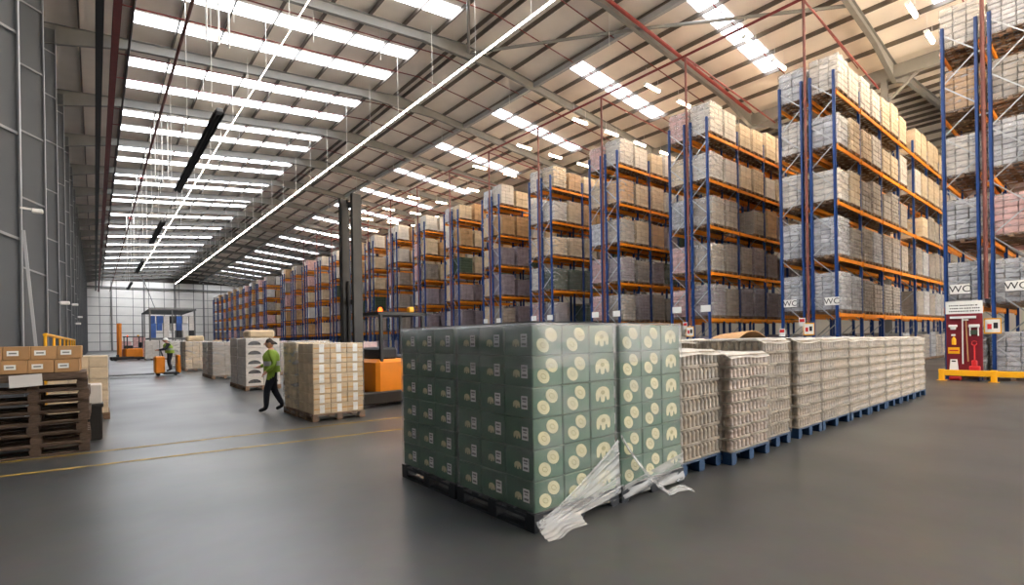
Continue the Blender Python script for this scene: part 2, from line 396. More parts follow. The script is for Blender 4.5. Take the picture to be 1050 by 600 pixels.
# rooflights: each pane its own piece
def pane_mesh(x0, x1, m):
    b = MB(); z0, z1 = -SL * 0, 0
    s = SL if m == 'skylight_l' else -SL
    L_ = x1 - x0
    i = len(b.v)
    b.v += [(0, 0, 0), (L_, 0, s * L_), (L_, 0.95, s * L_), (0, 0.95, 0), (0, 0, .02), (L_, 0, s * L_ + .02), (L_, 0.95, s * L_ + .02), (0, 0.95, .02)]
    for q in ((0, 3, 2, 1), (4, 5, 6, 7), (0, 1, 5, 4), (1, 2, 6, 5), (2, 3, 7, 6), (3, 0, 4, 7)): b.f.append(tuple(i + k for k in q)); b.m.append(0)
    return b.mesh('skylight_pane', m)
dl = (XR - XW) / NPL; dr = (XV - XR) / NPL
pml, pmr = pane_mesh(0.04, dl - 0.04, 'skylight_l'), pane_mesh(0.04, dr - 0.04, 'skylight_r')
for k in range(0, NB):
    y = YF + k * BAY
    for i in range(2, 9):
        x = XW + dl * i + 0.04
        for dy in (2.2, 5.0): O('skylight_pane', pml, ceil, (x, y + dy, zroof(x) - 0.03))
    for i in range(3, 8):
        x = XR + dr * i + 0.04
        O('skylight_pane', pmr, ceil, (x, y + 4.1, zroof(x) - 0.03))
# tie beam along the right slope, ridge brace tubes, valley beam
b = MB(); b.box(20.1, 20.3, YF, YB, zroof(20.2) - 0.5, zroof(20.2) - 0.23); O('tie_beam', b.mesh('tie_beam', 'post_grey'), ceil)
for ((x0, k0), (x1, k1)) in (((15.5, 5), (20.2, 4)), ((20.2, 4), (25.4, 3)), ((15.5, 5), (10.4, 4))):
    b = MB(); b.tube([(x0, YF + k0 * BAY, zroof(x0) - 0.55), (x1, YF + k1 * BAY, zroof(x1) - 0.55)], 0.08, 8); O('brace_tube', b.mesh('brace_tube', 'rafter'), ceil)
b = MB(); b.box(XV - 0.15, XV + 0.15, YF, YB, zroof(XV) - 1.0, zroof(XV) - 0.35); O('valley_beam', b.mesh('valley_beam', 'rafter'), ceil)
RY = [6.72 + 5.07 * i for i in range(-1, 26)]                         # front face of each rack
for i in (1, 4, 7, 10, 13):
    yc = RY[i] + 1.05; b = MB(); zt = zroof(XV) - 1.0
    b.box(XV - .13, XV + .13, yc - .012, yc + .012, 0, zt); b.box(XV - .15, XV - .12, yc - .13, yc + .13, 0, zt); b.box(XV + .12, XV + .15, yc - .13, yc + .13, 0, zt)
    for s in (-1, 1): b.bar((XV, yc, zt - 1.2), (XV + s * 0.0, yc + s * 1.4, zt), 0.12)
    O('valley_column', b.mesh('valley_column', 'rafter'), ceil)

# ------------------------------------------------------------------ racks
ZB = [2.3, 4.4, 6.5, 8.6, 10.66]                                      # beam tops
X0R, BL, FD, FLUE = 21.4, 2.8, 0.9, 0.22
ROWD = FD + 0.0
upr = MB(); upr.box(-.05, -.03, -.045, .045, 0, 11.4); upr.box(.03, .05, -.045, .045, 0, 11.4); upr.box(-.05, .05, -.045, -.025, 0, 11.4); upr.box(-.09, .09, -.08, .08, 0, .012)
upr = upr.mesh('upright', 'blue')
beam = MB(); beam.box(.05, BL - .05, -.025, .025, -.13, 0); beam.box(.05, .075, -.035, .03, -.18, .03); beam.box(BL - .075, BL - .05, -.035, .03, -.18, .03)
beam = beam.mesh('beam', 'orange')
def dbar(z0, z1, y0, y1):
    b = MB(); b.bar((0, y0, z0), (0, y1, z1), 0.035, 0.02, upv=(1, 0, 0)); return b.mesh('brace', 'silver')
br_a, br_b = dbar(0, 0.82, 0.03, FD - 0.03), dbar(0, 0.82, FD - 0.03, 0.03)
lat = MB()
for q in range(13):
    z = 0.3 + q * 0.84
    lat.bar((0, .03 if q % 2 == 0 else FD - .03, z), (0, FD - .03 if q % 2 == 0 else .03, z + .82), .035, .02, upv=(1, 0, 0))
lat = lat.mesh('brace_lattice', 'silver')
bays_of = {-1: 2, 0: 8, 1: 4, 2: 3, 3: 3}
row_spacer = B('row_spacer', -.02, .02, 0, FLUE, -.02, .02, 'silver')
sign_plate = B('sign_plate', -.012, 0, -.24, .24, -.15, .15, 'sign_white', 0.004)
WC = text_mesh('WC', 0.3, 'ink')
notice = MB(); notice.bbox(-.012, 0, -.2, .2, -.24, .24, .004, 0); notice.box(-.014, -.012, -.17, .17, -.2, .2, 1); notice.box(-.016, -.0141, -.12, -.02, -.08, .1, 2); notice.box(-.016, -.0141, .02, .12, -.1, .06, 3)
notice = notice.mesh('notice_plate', ['yellow', 'sign_white', 'ink', 'board_red'])
tagm = MB(); tagm.bbox(-.012, 0, -.12, .12, -.16, .16, .004, 0); tagm.box(-.014, -.012, -.09, .09, 0, .12, 1)
tagm = tagm.mesh('notice_plate', ['sign_white', 'board_red'])
RACKS = []
for idx, i in enumerate(range(-1, 26)):
    if i == 15: continue
    RACKS.append(i)
nth = {i: ORD[k] for k, i in enumerate(RACKS)}
def rackname(i): return 'rightmost rack' if i == -1 else '%s rack from right' % nth[i]
for i in RACKS:
    y = RY[i + 1]; nb = bays_of.get(i, 2)
    r = T('pallet_rack', 'blue and orange steel pallet rack, %s' % ('nearest, at the right edge' if i == -1 else '%s counting from the right edge' % nth[i]), 'rack', (X0R, y, 0), group='pallet racks')
    for row in (0, 1):
        yb = row * (FD + FLUE)
        for k in range(nb + 1):
            for dy in (0.045, FD - 0.045): O('upright', upr, r, (k * BL, yb + dy, 0))
            if k == 0 and i < 6:
                for q in range(13): O('brace', br_a if q % 2 == 0 else br_b, r, (0, yb, 0.3 + q * .84))
            else: O('brace_lattice', lat, r, (k * BL, yb, 0))
            if k < nb:
                for z in ZB:
                    for dy in (0.0, FD): O('beam', beam, r, (k * BL, yb + dy, z))
    for z in (1.6, 4.1, 6.2, 8.3, 10.3): O('row_spacer', row_spacer, r, (0, FD, z))
    if i <= 4:
        for (yy, zz) in (((3.28 - y, 2.9), (2.0 - y, 2.9)) if i == -1 else ((0.2, 2.75), (FD + FLUE + 0.55, 2.75))):
            sg = O('rack_sign', sign_plate, r, (-.06, yy, zz))
            if i < 1: O('lettering', WC, sg, (-.014, 0, -.01), rot=FACE_X)
    if i in (-1, 0, 1, 2):
        O('notice_plate', notice, r, (-.07, (2.53 - y) if i == -1 else FD + .1, 1.7 if i == -1 else 1.72))
    if i in (0, 1, 2):
        O('notice_plate', tagm, r, (-.07, FD + FLUE + 0.12, 2.0)); O('notice_plate', tagm, r, (-.07, 2 * FD + FLUE - 0.03, 1.6))

# ------------------------------------------------------------------ pallet loads on the racks
def pallet_mesh(sx, sy, m, h=0.14):
    b = MB(); n = 5
    for k in range(n):
        y0 = (sy - .1) * k / (n - 1); b.box(0, sx, y0, y0 + .1, h - .022, h)
    for x in (0, (sx - .1) / 2, sx - .1): b.box(x, x + .1, 0, sy, h - .044, h - .022); b.box(x, x + .1, 0, sy, 0, .02)
    for x in (0, (sx - .12) / 2, sx - .12):
        for yy in (0, (sy - .12) / 2, sy - .12): b.box(x, x + .12, yy, yy + .12, .02, h - .044)
    return b.mesh('pallet', m)
LW, LD = 1.1, 0.98
rack_pallet = pallet_mesh(LW, LD, 'wood')
def wrap_mesh(sx, sy, z0, z1, m, amp=0.012, seg=0.22, seed=1):
    rg = random.Random(seed); b = MB(); nz = max(2, int((z1 - z0) / seg))
    ring = []
    for (xa, ya, xb, yb) in ((0, 0, sx, 0), (sx, 0, sx, sy), (sx, sy, 0, sy), (0, sy, 0, 0)):
        n = max(2, int(math.hypot(xb - xa, yb - ya) / seg))
        for k in range(n): ring.append((xa + (xb - xa) * k / n, ya + (yb - ya) * k / n))
    n = len(ring)
    for j in range(nz + 1):
        z = z0 + (z1 - z0) * j / nz
        for (x, y) in ring: b.v.append((x + rg.uniform(-amp, amp), y + rg.uniform(-amp, amp), z))
    for j in range(nz):
        for k in range(n):
            a = j * n + k; c = j * n + (k + 1) % n; b.f.append((a, c, c + n, a + n)); b.m.append(0)
    b.f.append(tuple(nz * n + k for k in range(n))); b.m.append(0)
    return b.mesh('stretch_wrap', m, True)
def grid_cells(nx, ny, nz):
    return [(a, c, d) for d in range(nz) for a in range(nx) for c in range(ny) if a in (0, nx - 1) or c in (0, ny - 1) or d == nz - 1]
VAR = []                                     # shapes of load: cells, box size, height, one joined mesh per colour
for (nx, ny, nz, h) in ((3, 2, 5, 1.38), (3, 3, 6, 1.44), (2, 2, 4, 1.28), (4, 3, 8, 1.42), (3, 2, 4, 1.15), (4, 3, 9, 1.5)):
    VAR.append((nx, ny, nz, h))
_cm = {}
def carton_mesh(v, m):
    if (v, m) not in _cm:
        nx, ny, nz, h = VAR[v]; b = MB(); b.bbox(.009, LW / nx - .009, .009, LD / ny - .009, .003, (h - .14) / nz - .012, 0.016)
        _cm[(v, m)] = b.mesh('carton', m)
    return _cm[(v, m)]
_bm = {}
def block_mesh(v, m):
    if (v, m) not in _bm:
        nx, ny, nz, h = VAR[v]; b = MB(); rg = random.Random(v * 13 + 5); bh = (h - .14) / nz
        for (a, c, d) in grid_cells(nx, ny, nz):
            j = rg.uniform(0, .012); k = rg.uniform(0, .012)
            b.box(a * LW / nx + .006 + j, (a + 1) * LW / nx - .012 + j, c * LD / ny + .006 + k, (c + 1) * LD / ny - .012 + k, .14 + d * bh + .004, .14 + (d + 1) * bh - .016)
        _bm[(v, m)] = b.mesh('carton_block', m)
    return _bm[(v, m)]
_wm = {}
def load_wrap(v, m):
    if (v, m) not in _wm: _wm[(v, m)] = wrap_mesh(LW + .044, LD + .044, .08, VAR[v][3] + .012, m, 0.006, 0.24, v)
    return _wm[(v, m)]
look_word = {'cream': 'cream cartons', 'tan': 'tan cartons', 'white_box': 'white cartons', 'grey_box': 'grey cartons', 'lilac_box': 'purplish grey cartons',
             'silver_pack': 'silver packs', 'dark_green': 'dark green cartons', 'pink_box': 'pinkish cartons'}
TIER = ['floor level', 'first shelf', 'second shelf', 'third shelf', 'fourth shelf', 'top shelf']
def choose(rg, i, row, t, s):
    if i == -1:
        m = rg.choice(['silver_pack', 'silver_pack', 'grey_box', 'white_box'])
        if row == 1 and t == 4: m = 'tan'
        if row == 0 and t == 2: m = 'pink_box'
        v = rg.choice([3, 5, 5]) if m == 'silver_pack' else rg.choice([1, 3])
        return m, v
    if i == 0:
        if t >= 4: m = rg.choice(['cream', 'cream', 'white_box'])
        elif t == 3: m = rg.choice(['grey_box', 'cream', 'cream', 'grey_box'])
        else: m = rg.choice(['grey_box', 'grey_box', 'silver_pack'])
        if s == 0: m = {'cream': 'white_box'}.get(m, 'silver_pack')
    else:
        if t >= 4: m = rg.choice(['cream', 'cream', 'tan', 'white_box'])
        elif t == 3: m = rg.choice(['lilac_box', 'tan', 'cream', 'grey_box', 'dark_green'] if i > 1 else ['lilac_box', 'grey_box', 'tan'])
        else: m = rg.choice(['lilac_box', 'lilac_box', 'grey_box', 'grey_box', 'dark_green'] if i > 1 else ['lilac_box', 'grey_box'])
        if s == 0 and t >= 4 and rg.random() < .5: m = 'white_box'
        if i > 10: m = rg.choice(['cream', 'tan', 'pink_box', 'white_box', 'grey_box'])
        if row == 1: m = rg.choice(['white_box', 'silver_pack', 'pink_box', 'cream'])
    v = rg.choice([0, 1, 1, 2, 3] if t > 2 else [1, 3, 5, 5])
    return m, v
cand, rest = [], []
for i in RACKS:
    nb = bays_of.get(i, 2); y = RY[i + 1]
    seen = {-1: 2, 0: 14, 1: 6, 2: 4, 3: 3}.get(i, 2)
    for row in (0, 1):
        for t in range(6):
            for s in range(nb * 2):
                rg = random.Random((i + 2) * 100000 + row * 10000 + t * 1000 + s)
                m, v = choose(rg, i, row, t, s)
                x = X0R + (s // 2) * BL + (0.17 if s % 2 == 0 else 1.5) + rg.uniform(-.03, .03)
                yy = y + row * (FD + FLUE) - 0.04 + rg.uniform(-.02, .02)
                z = ZB[t - 1] if t else 0.0
                if i == 0 and row == 0 and s == 7: continue      # the valley column passes here
                if rg.random() < (0.04 if i < 1 else 0.07) and not (s == 0): continue
                vis = (s < seen if row == 0 else s < (2 if i == -1 else 1)) and not (t == 0 and i > 0)
                e = (i, row, t, s, m, v, x, yy, z)
                if vis: cand.append(e)
                else: rest.append(e)
cand.sort(key=lambda e: e[6] * fw.x + e[7] * fw.y)
rest += cand[300:]; cand = cand[:300]
for (i, row, t, s, m, v, x, yy, z) in cand:
    nm = rackname(i)
    if i == -1:
        lab = 'wrapped %s at %s, %s of %s, %s' % (look_word[m], TIER[t], 'back row' if row else 'front row', nm, 'aisle end' if s == 0 else 'second in')
    elif row == 0: lab = 'wrapped %s, %s of %s, %s from aisle' % (look_word[m], TIER[t], nm, ORD[s])
    else: lab = 'wrapped %s at back row end, %s of %s' % (look_word[m], TIER[t], nm)
    th = T('pallet_load', lab, 'pallet load', (x, yy, z), group='pallet loads on the racks')
    O('pallet', rack_pallet, th)
    th.scale = (1, 1, random.Random(int(x * 77 + yy * 31 + z * 13)).uniform(.88, 1.06))
    if (i == -1 or (i == 0 and s < 6)) and not (row == 1 and s > 0):
        nx, ny, nz, h = VAR[v]; cm = carton_mesh(v, m); bh = (h - .14) / nz; rg = random.Random(int(x * 100) + t)
        for (a, c, d) in grid_cells(nx, ny, nz):
            if c == ny - 1 and ny > 1 and row == 0 and a not in (0, nx - 1) and d < nz - 1: continue
            O('carton', cm, th, (a * LW / nx + rg.uniform(-.008, .008), c * LD / ny + rg.uniform(-.008, .008), .14 + d * bh))
    else: O('carton_block', block_mesh(v, m), th, kind='stuff')
    if i < 4: O('stretch_wrap', load_wrap(v, 'wrap_white' if (i == -1 or s == 0) else 'wrap'), th, (-.022, -.022, 0))
pal_names = list(look_word) + ['wood']
bulk = MB()
for (i, row, t, s, m, v, x, yy, z) in rest:
    mi = pal_names.index(m); nx, ny, nz, h = VAR[v]
    bulk.box(x, x + LW, yy, yy + .1, z + .02, z + .14, len(pal_names) - 1); bulk.box(x, x + LW, yy + LD - .1, yy + LD, z + .02, z + .14, len(pal_names) - 1)
    bh = (h - .14) / nz
    for a in range(nx):
        for d in range(nz): bulk.box(x + a * LW / nx + .008, x + (a + 1) * LW / nx - .008, yy, yy + LD, z + .14 + d * bh + .005, z + .14 + (d + 1) * bh - .005, mi)
O('distant_pallet_loads', bulk.mesh('distant_pallet_loads', pal_names), label='more distant wrapped carton loads filling the racks further down', cat='pallet loads', kind='stuff')

# ------------------------------------------------------------------ pipes, lamps, heaters under the roof
for n_, i in enumerate(RACKS[:14]):
    y = RY[i + 1] + FD + FLUE / 2
    th = T('sprinkler_riser', 'red-brown sprinkler riser pipe in the gap of %s' % ('the rightmost rack' if i == -1 else 'the ' + rackname(i)), 'pipe', (X0R - .06, y, 0), group='sprinkler risers')
    b = MB(); b.tube([(0, 0, 2.55 if i == -1 else 2.0), (0, 0, 14.5)], 0.055, 8); O('riser', b.mesh('riser', 'brown_pipe'), th)
    b = MB()
    for z in (4.2, 6.3, 8.4, 10.4): b.cyl((0, 0), 0.075, z, z + .1, 8)
    O('coupling', b.mesh('coupling', 'brown_pipe'), th, kind='stuff')
    b = MB(); b.tube([(0, 0, 14.5), (9.5, 0, 14.5 - .6)], 0.04, 8); O('branch_pipe', b.mesh('branch_pipe', 'red_pipe'), th)
b = MB(); b.tube([(X0R - .06, YF + 2, 14.56), (X0R - .06, 95, 14.56)], 0.06, 8)
O('sprinkler_main', b.mesh('sprinkler_main', 'red_pipe'), label='dark red sprinkler main linking the tops of the rack risers', cat='pipe')
b = MB(); b.tube([(15.6, 14.3, zroof(15.6) - 0.62), (31.0, 14.3, zroof(31) - 0.62)], 0.09, 10)
O('sprinkler_main', b.mesh('sprinkler_main', 'red_pipe'), label='thick dark red pipe running beside the rafter at the ridge', cat='pipe')
for k in range(2, 15):
    y = YF + k * BAY
    for q, dy in enumerate((1.3, 4.1)):
        b = MB(); b.tube([(0.8, y + dy, zroof(.8) - .35), (XR - .4, y + dy, zroof(XR - .4) - .35), (XV - 1, y + dy, zroof(XV - 1) - .35)], 0.028, 6)
        O('sprinkler_branch', b.mesh('sprinkler_branch', 'red_pipe'), label='thin red sprinkler branch across the roof, %s beyond the %s rafter' % (('nearer', 'farther')[q], ORD[k - 1]), cat='pipe', group='sprinkler branches under the roof')
for (x, z, r, m, lab) in ((0.28, 13.4, .09, 'black', 'black cable tray running along under the left eave'), (0.75, 13.2, .09, 'red_pipe', 'long dark red pipe along the left eave beside the tray'),
                          (1.25, 13.9, .05, 'black', 'thin black pipe along the left edge of the rooflights'), (2.75, 13.4, .06, 'brown_pipe', 'rusty red pipe running lengthwise under the left rooflights')):
    b = MB(); b.tube([(x, YF + 1, z), (x, YB - 1, z)], r, 8); 
    if 'tray' in lab:
        b = MB(); b.box(x - .12, x + .12, YF + 1, YB - 1, z, z + .03); b.box(x - .12, x - .1, YF + 1, YB - 1, z, z + .1); b.box(x + .1, x + .12, YF + 1, YB - 1, z, z + .1)
    O('cable_tray' if 'tray' in lab else 'overhead_pipe', b.mesh('overhead_pipe', m), label=lab, cat='pipe' if 'pipe' in lab else 'cable tray')
th = T('cable_trunking', 'long white cable trunking with added glow, hung on rods below the roof ridge', 'cable trunking', (13.0, 0, 13.85))
b = MB(); b.box(-.035, .035, YF + 1, 125, .0, .03); O('trunking_rail', b.mesh('trunking_rail', 'white_paint'), th)
b = MB(); b.tube([(0, YF + 1, -.03), (0, 125, -.03)], .028, 6); O('added_glow_strip', b.mesh('added_glow_strip', 'added_glow_strip'), th)  # glowing line added under the trunking as a ceiling light source
rod = MB(); rod.tube([(0, 0, 0.03), (0, 0, zroof(13) - 13.85)], .012, 5); rod = rod.mesh('hanger_rod', 'white_paint')
for k in range(34): O('hanger_rod', rod, th, (0, -4 + k * 3.65, 0))
rod = MB(); rod.tube([(0, 0, -2.0), (0, 0, -.05)], .012, 5); rod = rod.mesh('hanger_rod', 'white_paint')
for k in range(2, 12):
    for x in (4.4, 7.5, 10.6, 18.5): O('hanger_rod', rod, ceil, (x, YF + k * BAY + .3, zroof(x)))
th = T('glow_cable', 'thin white cable with added glow running lengthwise under the left rooflights', 'cable trunking', (6.3, 0, 14.25))
b = MB(); b.tube([(0, YF + 1, 0), (0, 110, 0)], .013, 6); O('added_glow_strip', b.mesh('added_glow_strip', 'cable_glow'), th)  # plain cable made to glow so the roof above is lit
rod = MB(); rod.tube([(0, 0, 0.02), (0, 0, zroof(6.3) - 14.25)], .012, 5); rod = rod.mesh('hanger_rod', 'white_paint')
for k in range(30): O('hanger_rod', rod, th, (0, -4 + k * 3.65, 0))
# aisle lamps; unseen front rows, extended and doubled, are added to brighten the floor
tube = MB(); tube.tube([(-.58, 0, 0), (.58, 0, 0)], .05, 8); tube = tube.mesh('lamp_tube', 'tube_glow')
hous = MB(); hous.box(-.65, .65, -.09, .09, .05, .12); hous.box(-.65, -.6, -.06, .06, -.03, .05); hous.box(.6, .65, -.06, .06, -.03, .05); hous.tube([(-.5, 0, .12), (-.5, 0, .9)], .008, 4); hous.tube([(.5, 0, .12), (.5, 0, .9)], .008, 4)
hous = hous.mesh('lamp_housing', 'white_paint')
for a in range(-3, 12):
    y = 5.2 + 5.07 * a
    for q in range(9 if a < 0 else 6 if a < 5 else 3):
        x = 22.4 + 2.92 * q - (11.68 if a < 0 else 0)
        for twin in ((0, 2.2) if a < 0 else (0,)):
         th = T('aisle_lamp', 'warm tube lamp, %s from the main aisle, above the %s%s rack aisle' % (ORD[q], 'added unseen row of ' if twin else '', ORD[a + 3]), 'lamp', (x, y + twin, 14.35), group='aisle lamps')
         O('lamp_housing', hous, th); O('lamp_tube', tube, th)
# radiant heaters
for k, (ya, yb, z) in enumerate(((19.2, 30.6, 9.25), (37.4, 46.5, 9.0), (54, 64, 8.7), (72, 82, 8.5))):
    th = T('radiant_heater', 'long black radiant tube heater hanging from the roof, %s from camera' % ORD[k], 'heater', (3.3, ya, z), group='radiant heaters')
    L_ = yb - ya; b = MB()
    pr = [(-.17, 0), (-.11, .1), (.11, .1), (.17, 0), (.15, 0), (.1, .08), (-.1, .08), (-.15, 0)]
    i0 = len(b.v); b.v += [(x, 0, zz) for x, zz in pr] + [(x, L_, zz) for x, zz in pr]
    for j in range(8): b.f.append((i0 + j, i0 + (j + 1) % 8, i0 + 8 + (j + 1) % 8, i0 + 8 + j)); b.m.append(0)
    O('reflector', b.mesh('reflector', 'dark_metal'), th)
    for x in (-.06, .06):
        b = MB(); b.tube([(x, .1, .03), (x, L_ - .1, .03)], .03, 8); O('heater_tube', b.mesh('heater_tube', 'black'), th)
    b = MB(); b.bbox(-.1, .1, -.2, .1, -.01, .12, .02); O('burner_box', b.mesh('burner_box', 'mid_metal'), th)
    for yy in (0, L_ / 2, L_):
        b = MB(); b.tube([(-.2, yy, .15), (-.2, yy, zroof(3.1) - z)], .012, 4); O('hanger_wire', b.mesh('hanger_wire', 'white_paint'), th)
    for x in (-.35, 0, .3):
        b = MB(); b.tube([(x, -.2, 2.2), (x, -.2, zroof(3.3) - z - .1)], .035, 6); O('flue_pipe', b.mesh('flue_pipe', 'white_paint'), th)
    b = MB(); b.bbox(-.12, .12, -.3, -.1, zroof(3.3) - z - .35, zroof(3.3) - z - .2, .02); O('flue_cap', b.mesh('flue_cap', 'board_red'), th)

# ------------------------------------------------------------------ green carton pallets
GX, GY, GH, GZ = 1.05, 1.1, 0.258, 0.15
gx, gy = GX / 3, GY / 3
def arch(b, c, sc, plane, mi):
    pts = [(-1, .45)]
    for k in range(7): a = math.pi - math.pi * k / 6; pts.append((math.cos(a), .75 + .65 * math.sin(a)))
    pts += [(1, .45), (.95, .12), (.72, .02), (.55, .15), (.5, .42), (.32, .42), (.26, 0), (0, -.12), (-.26, 0), (-.32, .42), (-.5, .42), (-.55, .15), (-.72, .02), (-.95, .12)]
    pts = [(p[0] * sc, p[1] * sc) for p in pts]
    b.poly2(c, list(reversed(pts)) if plane in ('y-', 'x-') else pts, plane, mi)
def green_carton(kind):
    b = MB(); b.bbox(.003, gx - .003, .003, gy - .003, .002, GH - .002, 0.008)
    if kind == 'oval':
        for (dx, dz) in ((.048, .046), (-.05, -.042)):
            c = (gx / 2 + dx, .002, GH / 2 + dz)
            b.disc(c, .074, .056, -.5, 'y-', 16, 1); b.disc((c[0], .0012, c[2]), .034, .022, -.5, 'y-', 12, 2); b.disc((c[0], .0006, c[2]), .028, .016, -.5, 'y-', 12, 1)
    else:
        arch(b, (gx / 2, .002, GH / 2 - .06), .098, 'y-', 1); b.disc((gx / 2, .0012, GH / 2 + .02), .03, .02, 0, 'y-', 12, 2)
    arch(b, (.002, gy * .56, GH / 2 - .05), .045, 'x-', 1)
    c = (.002, gy * .28, GH / 2)
    b.poly2(c, [(-.04, -.055), (.04, -.055), (.04, .055), (-.04, .055)], 'x-', 3)
    c = (.0012, gy * .28, GH / 2)
    for (z, hh, wd) in ((.032, .008, .028), (.008, .005, .022), (-.03, .009, .028)): b.poly2(c, [(-wd, z - hh), (wd, z - hh), (wd, z + hh), (-wd, z + hh)], 'x-', 4)
    return b.mesh('carton', ['green_carton', 'print_cream', 'print_line', 'label_white', 'label_grey'])
gc = {'oval': green_carton('oval'), 'arch': green_carton('arch')}
near_pallet_black = pallet_mesh(GX + .03, GY + .03, 'pallet_black', 0.15)
gl = {(0, 0): 'nearest pallet of green patterned cartons under loose torn film', (1, 0): 'green patterned carton pallet touching the first grey bottle pallet',
      (0, 1): 'green carton pallet on the left behind the nearest one', (1, 1): 'green carton pallet hidden behind the other three green ones'}
gwrap = wrap_mesh(GX + .02, GY + .02, .05, GZ + 6 * GH + .015, 'wrap_clear', .003, .16, 3)
gwrap2 = wrap_mesh(GX + .025, GY + .025, GZ + 4.6 * GH, GZ + 6 * GH + .018, 'wrap_clear', .004, .16, 4)
GREEN = {}
for (a, c), lab in gl.items():
    th = T('green_carton_pallet', lab, 'pallet load', (2.74 + a * 1.118, 3.06 + c * 1.175, 0), rz=R((0.3, -.4, .5, 0)[a * 2 + c]), group='green carton pallets'); GREEN[(a, c)] = th
    O('pallet', near_pallet_black, th, (-.015, -.015, 0))
    rg = random.Random(a * 7 + c)
    for (i, j, k) in grid_cells(3, 3, 6):
        O('carton', gc['arch' if i == 2 else 'oval'], th, (i * gx + rg.uniform(-.003, .003), j * gy + rg.uniform(-.003, .003), GZ + k * GH))
    O('stretch_wrap', gwrap, th, (-.01, -.01, 0))
    O('top_wrap_band', gwrap2, th, (-.012, -.012, 0))
    b = MB(); n = 6; rg = random.Random(a + c * 3)
    for u in range(n + 1):
        for v in range(n + 1): b.v.append((GX * u / n, GY * v / n, GZ + 6 * GH + .02 + rg.uniform(0, .012)))
    for u in range(n):
        for v in range(n): q = u * (n + 1) + v; b.f.append((q, q + n + 1, q + n + 2, q + 1)); b.m.append(0)
    O('top_film', b.mesh('top_film', 'top_film', True), th)
# torn film hanging at the foot of the two front pallets
def sheet(name, parent, fn, nu, nv, m='torn'):
    b = MB()
    for u in range(nu + 1):
        for v in range(nv + 1): b.v.append(fn(u / nu, v / nv))
    for u in range(nu):
        for v in range(nv): q = u * (nv + 1) + v; b.f.append((q, q + nv + 1, q + nv + 2, q + 1)); b.m.append(0)
    return O(name, b.mesh(name, m, True), parent)
def f1(u, v):                                     # triangular sheet from the right edge down to the near corner
    x = 0.02 + u * 1.03; top = .10 + .52 * u ** 1.25; bot = .02 + 0.10 * u
    z = top + (bot - top) * v
    return (x, -.03 - .06 * v * (1 - .6 * u) - (.004 + .012 * u) * math.sin(34 * v) * (1 - u ** 6), z)
sheet('torn_film', GREEN[(0, 0)], f1, 16, 40)
for k in range(6):
    t = k / 5; b = MB(); ze = .10 + .50 * t
    b.tube([(.02 + 1.02 * q / 6, -.05 - .035 * (1 - t) - .012 * math.sin(q * 1.3 + k), (.055 + .05 * t) + (ze - .055 - .05 * t) * (q / 6) ** 1.15 + .006 * math.sin(q * 2 + k * 3)) for q in range(7)], [.002 + .004 * ((k * 5) % 3) / 2] * 7, 5)
    O('film_fold', b.mesh('film_fold', 'fold', True), GREEN[(0, 0)])
def f1b(u, v):                                    # bunched tail lying on the floor at the near corner
    x = -.05 + u * .5; return (x, -.06 - v * .17 * (1 - .4 * u) - .02 * math.sin(u * 8), max(.006, .12 * (1 - v) ** 2 * (1 - u * .3) + .014 * abs(math.sin(v * 14 + u * 4))))
sheet('film_tail', GREEN[(0, 0)], f1b, 16, 20)
def f2(u, v):                                     # ribbon that falls from the seam and lies on the floor
    if u < .7: t = u / .7; x = -.02 + .52 * t; y = -.03 - .16 * t ** 2; z = .60 * (1 - t) ** 1.1 + .02
    else: t = (u - .7) / .3; x = .50 + .26 * t; y = -.19 - .10 * t; z = .02 + .05 * math.sin(t * 3.1)
    wd = .05 + .05 * u
    return (x + v * .02, y + (v - .5) * wd * .8 + .012 * math.sin(v * 9 + u * 14), max(.006, z + (v - .5) * wd * (1.1 - u) + .014 * math.sin(v * 14 + u * 20)))
sheet('film_ribbon', GREEN[(1, 0)], f2, 32, 8)
def f3(u, v):
    x = u * 1.05; top = .16 + .16 * u; return (x, -.018 - .02 * math.sin(9 * v + 6 * u) * v, top + (.03 - top) * v)
sheet('torn_film', GREEN[(1, 0)], f3, 20, 8)

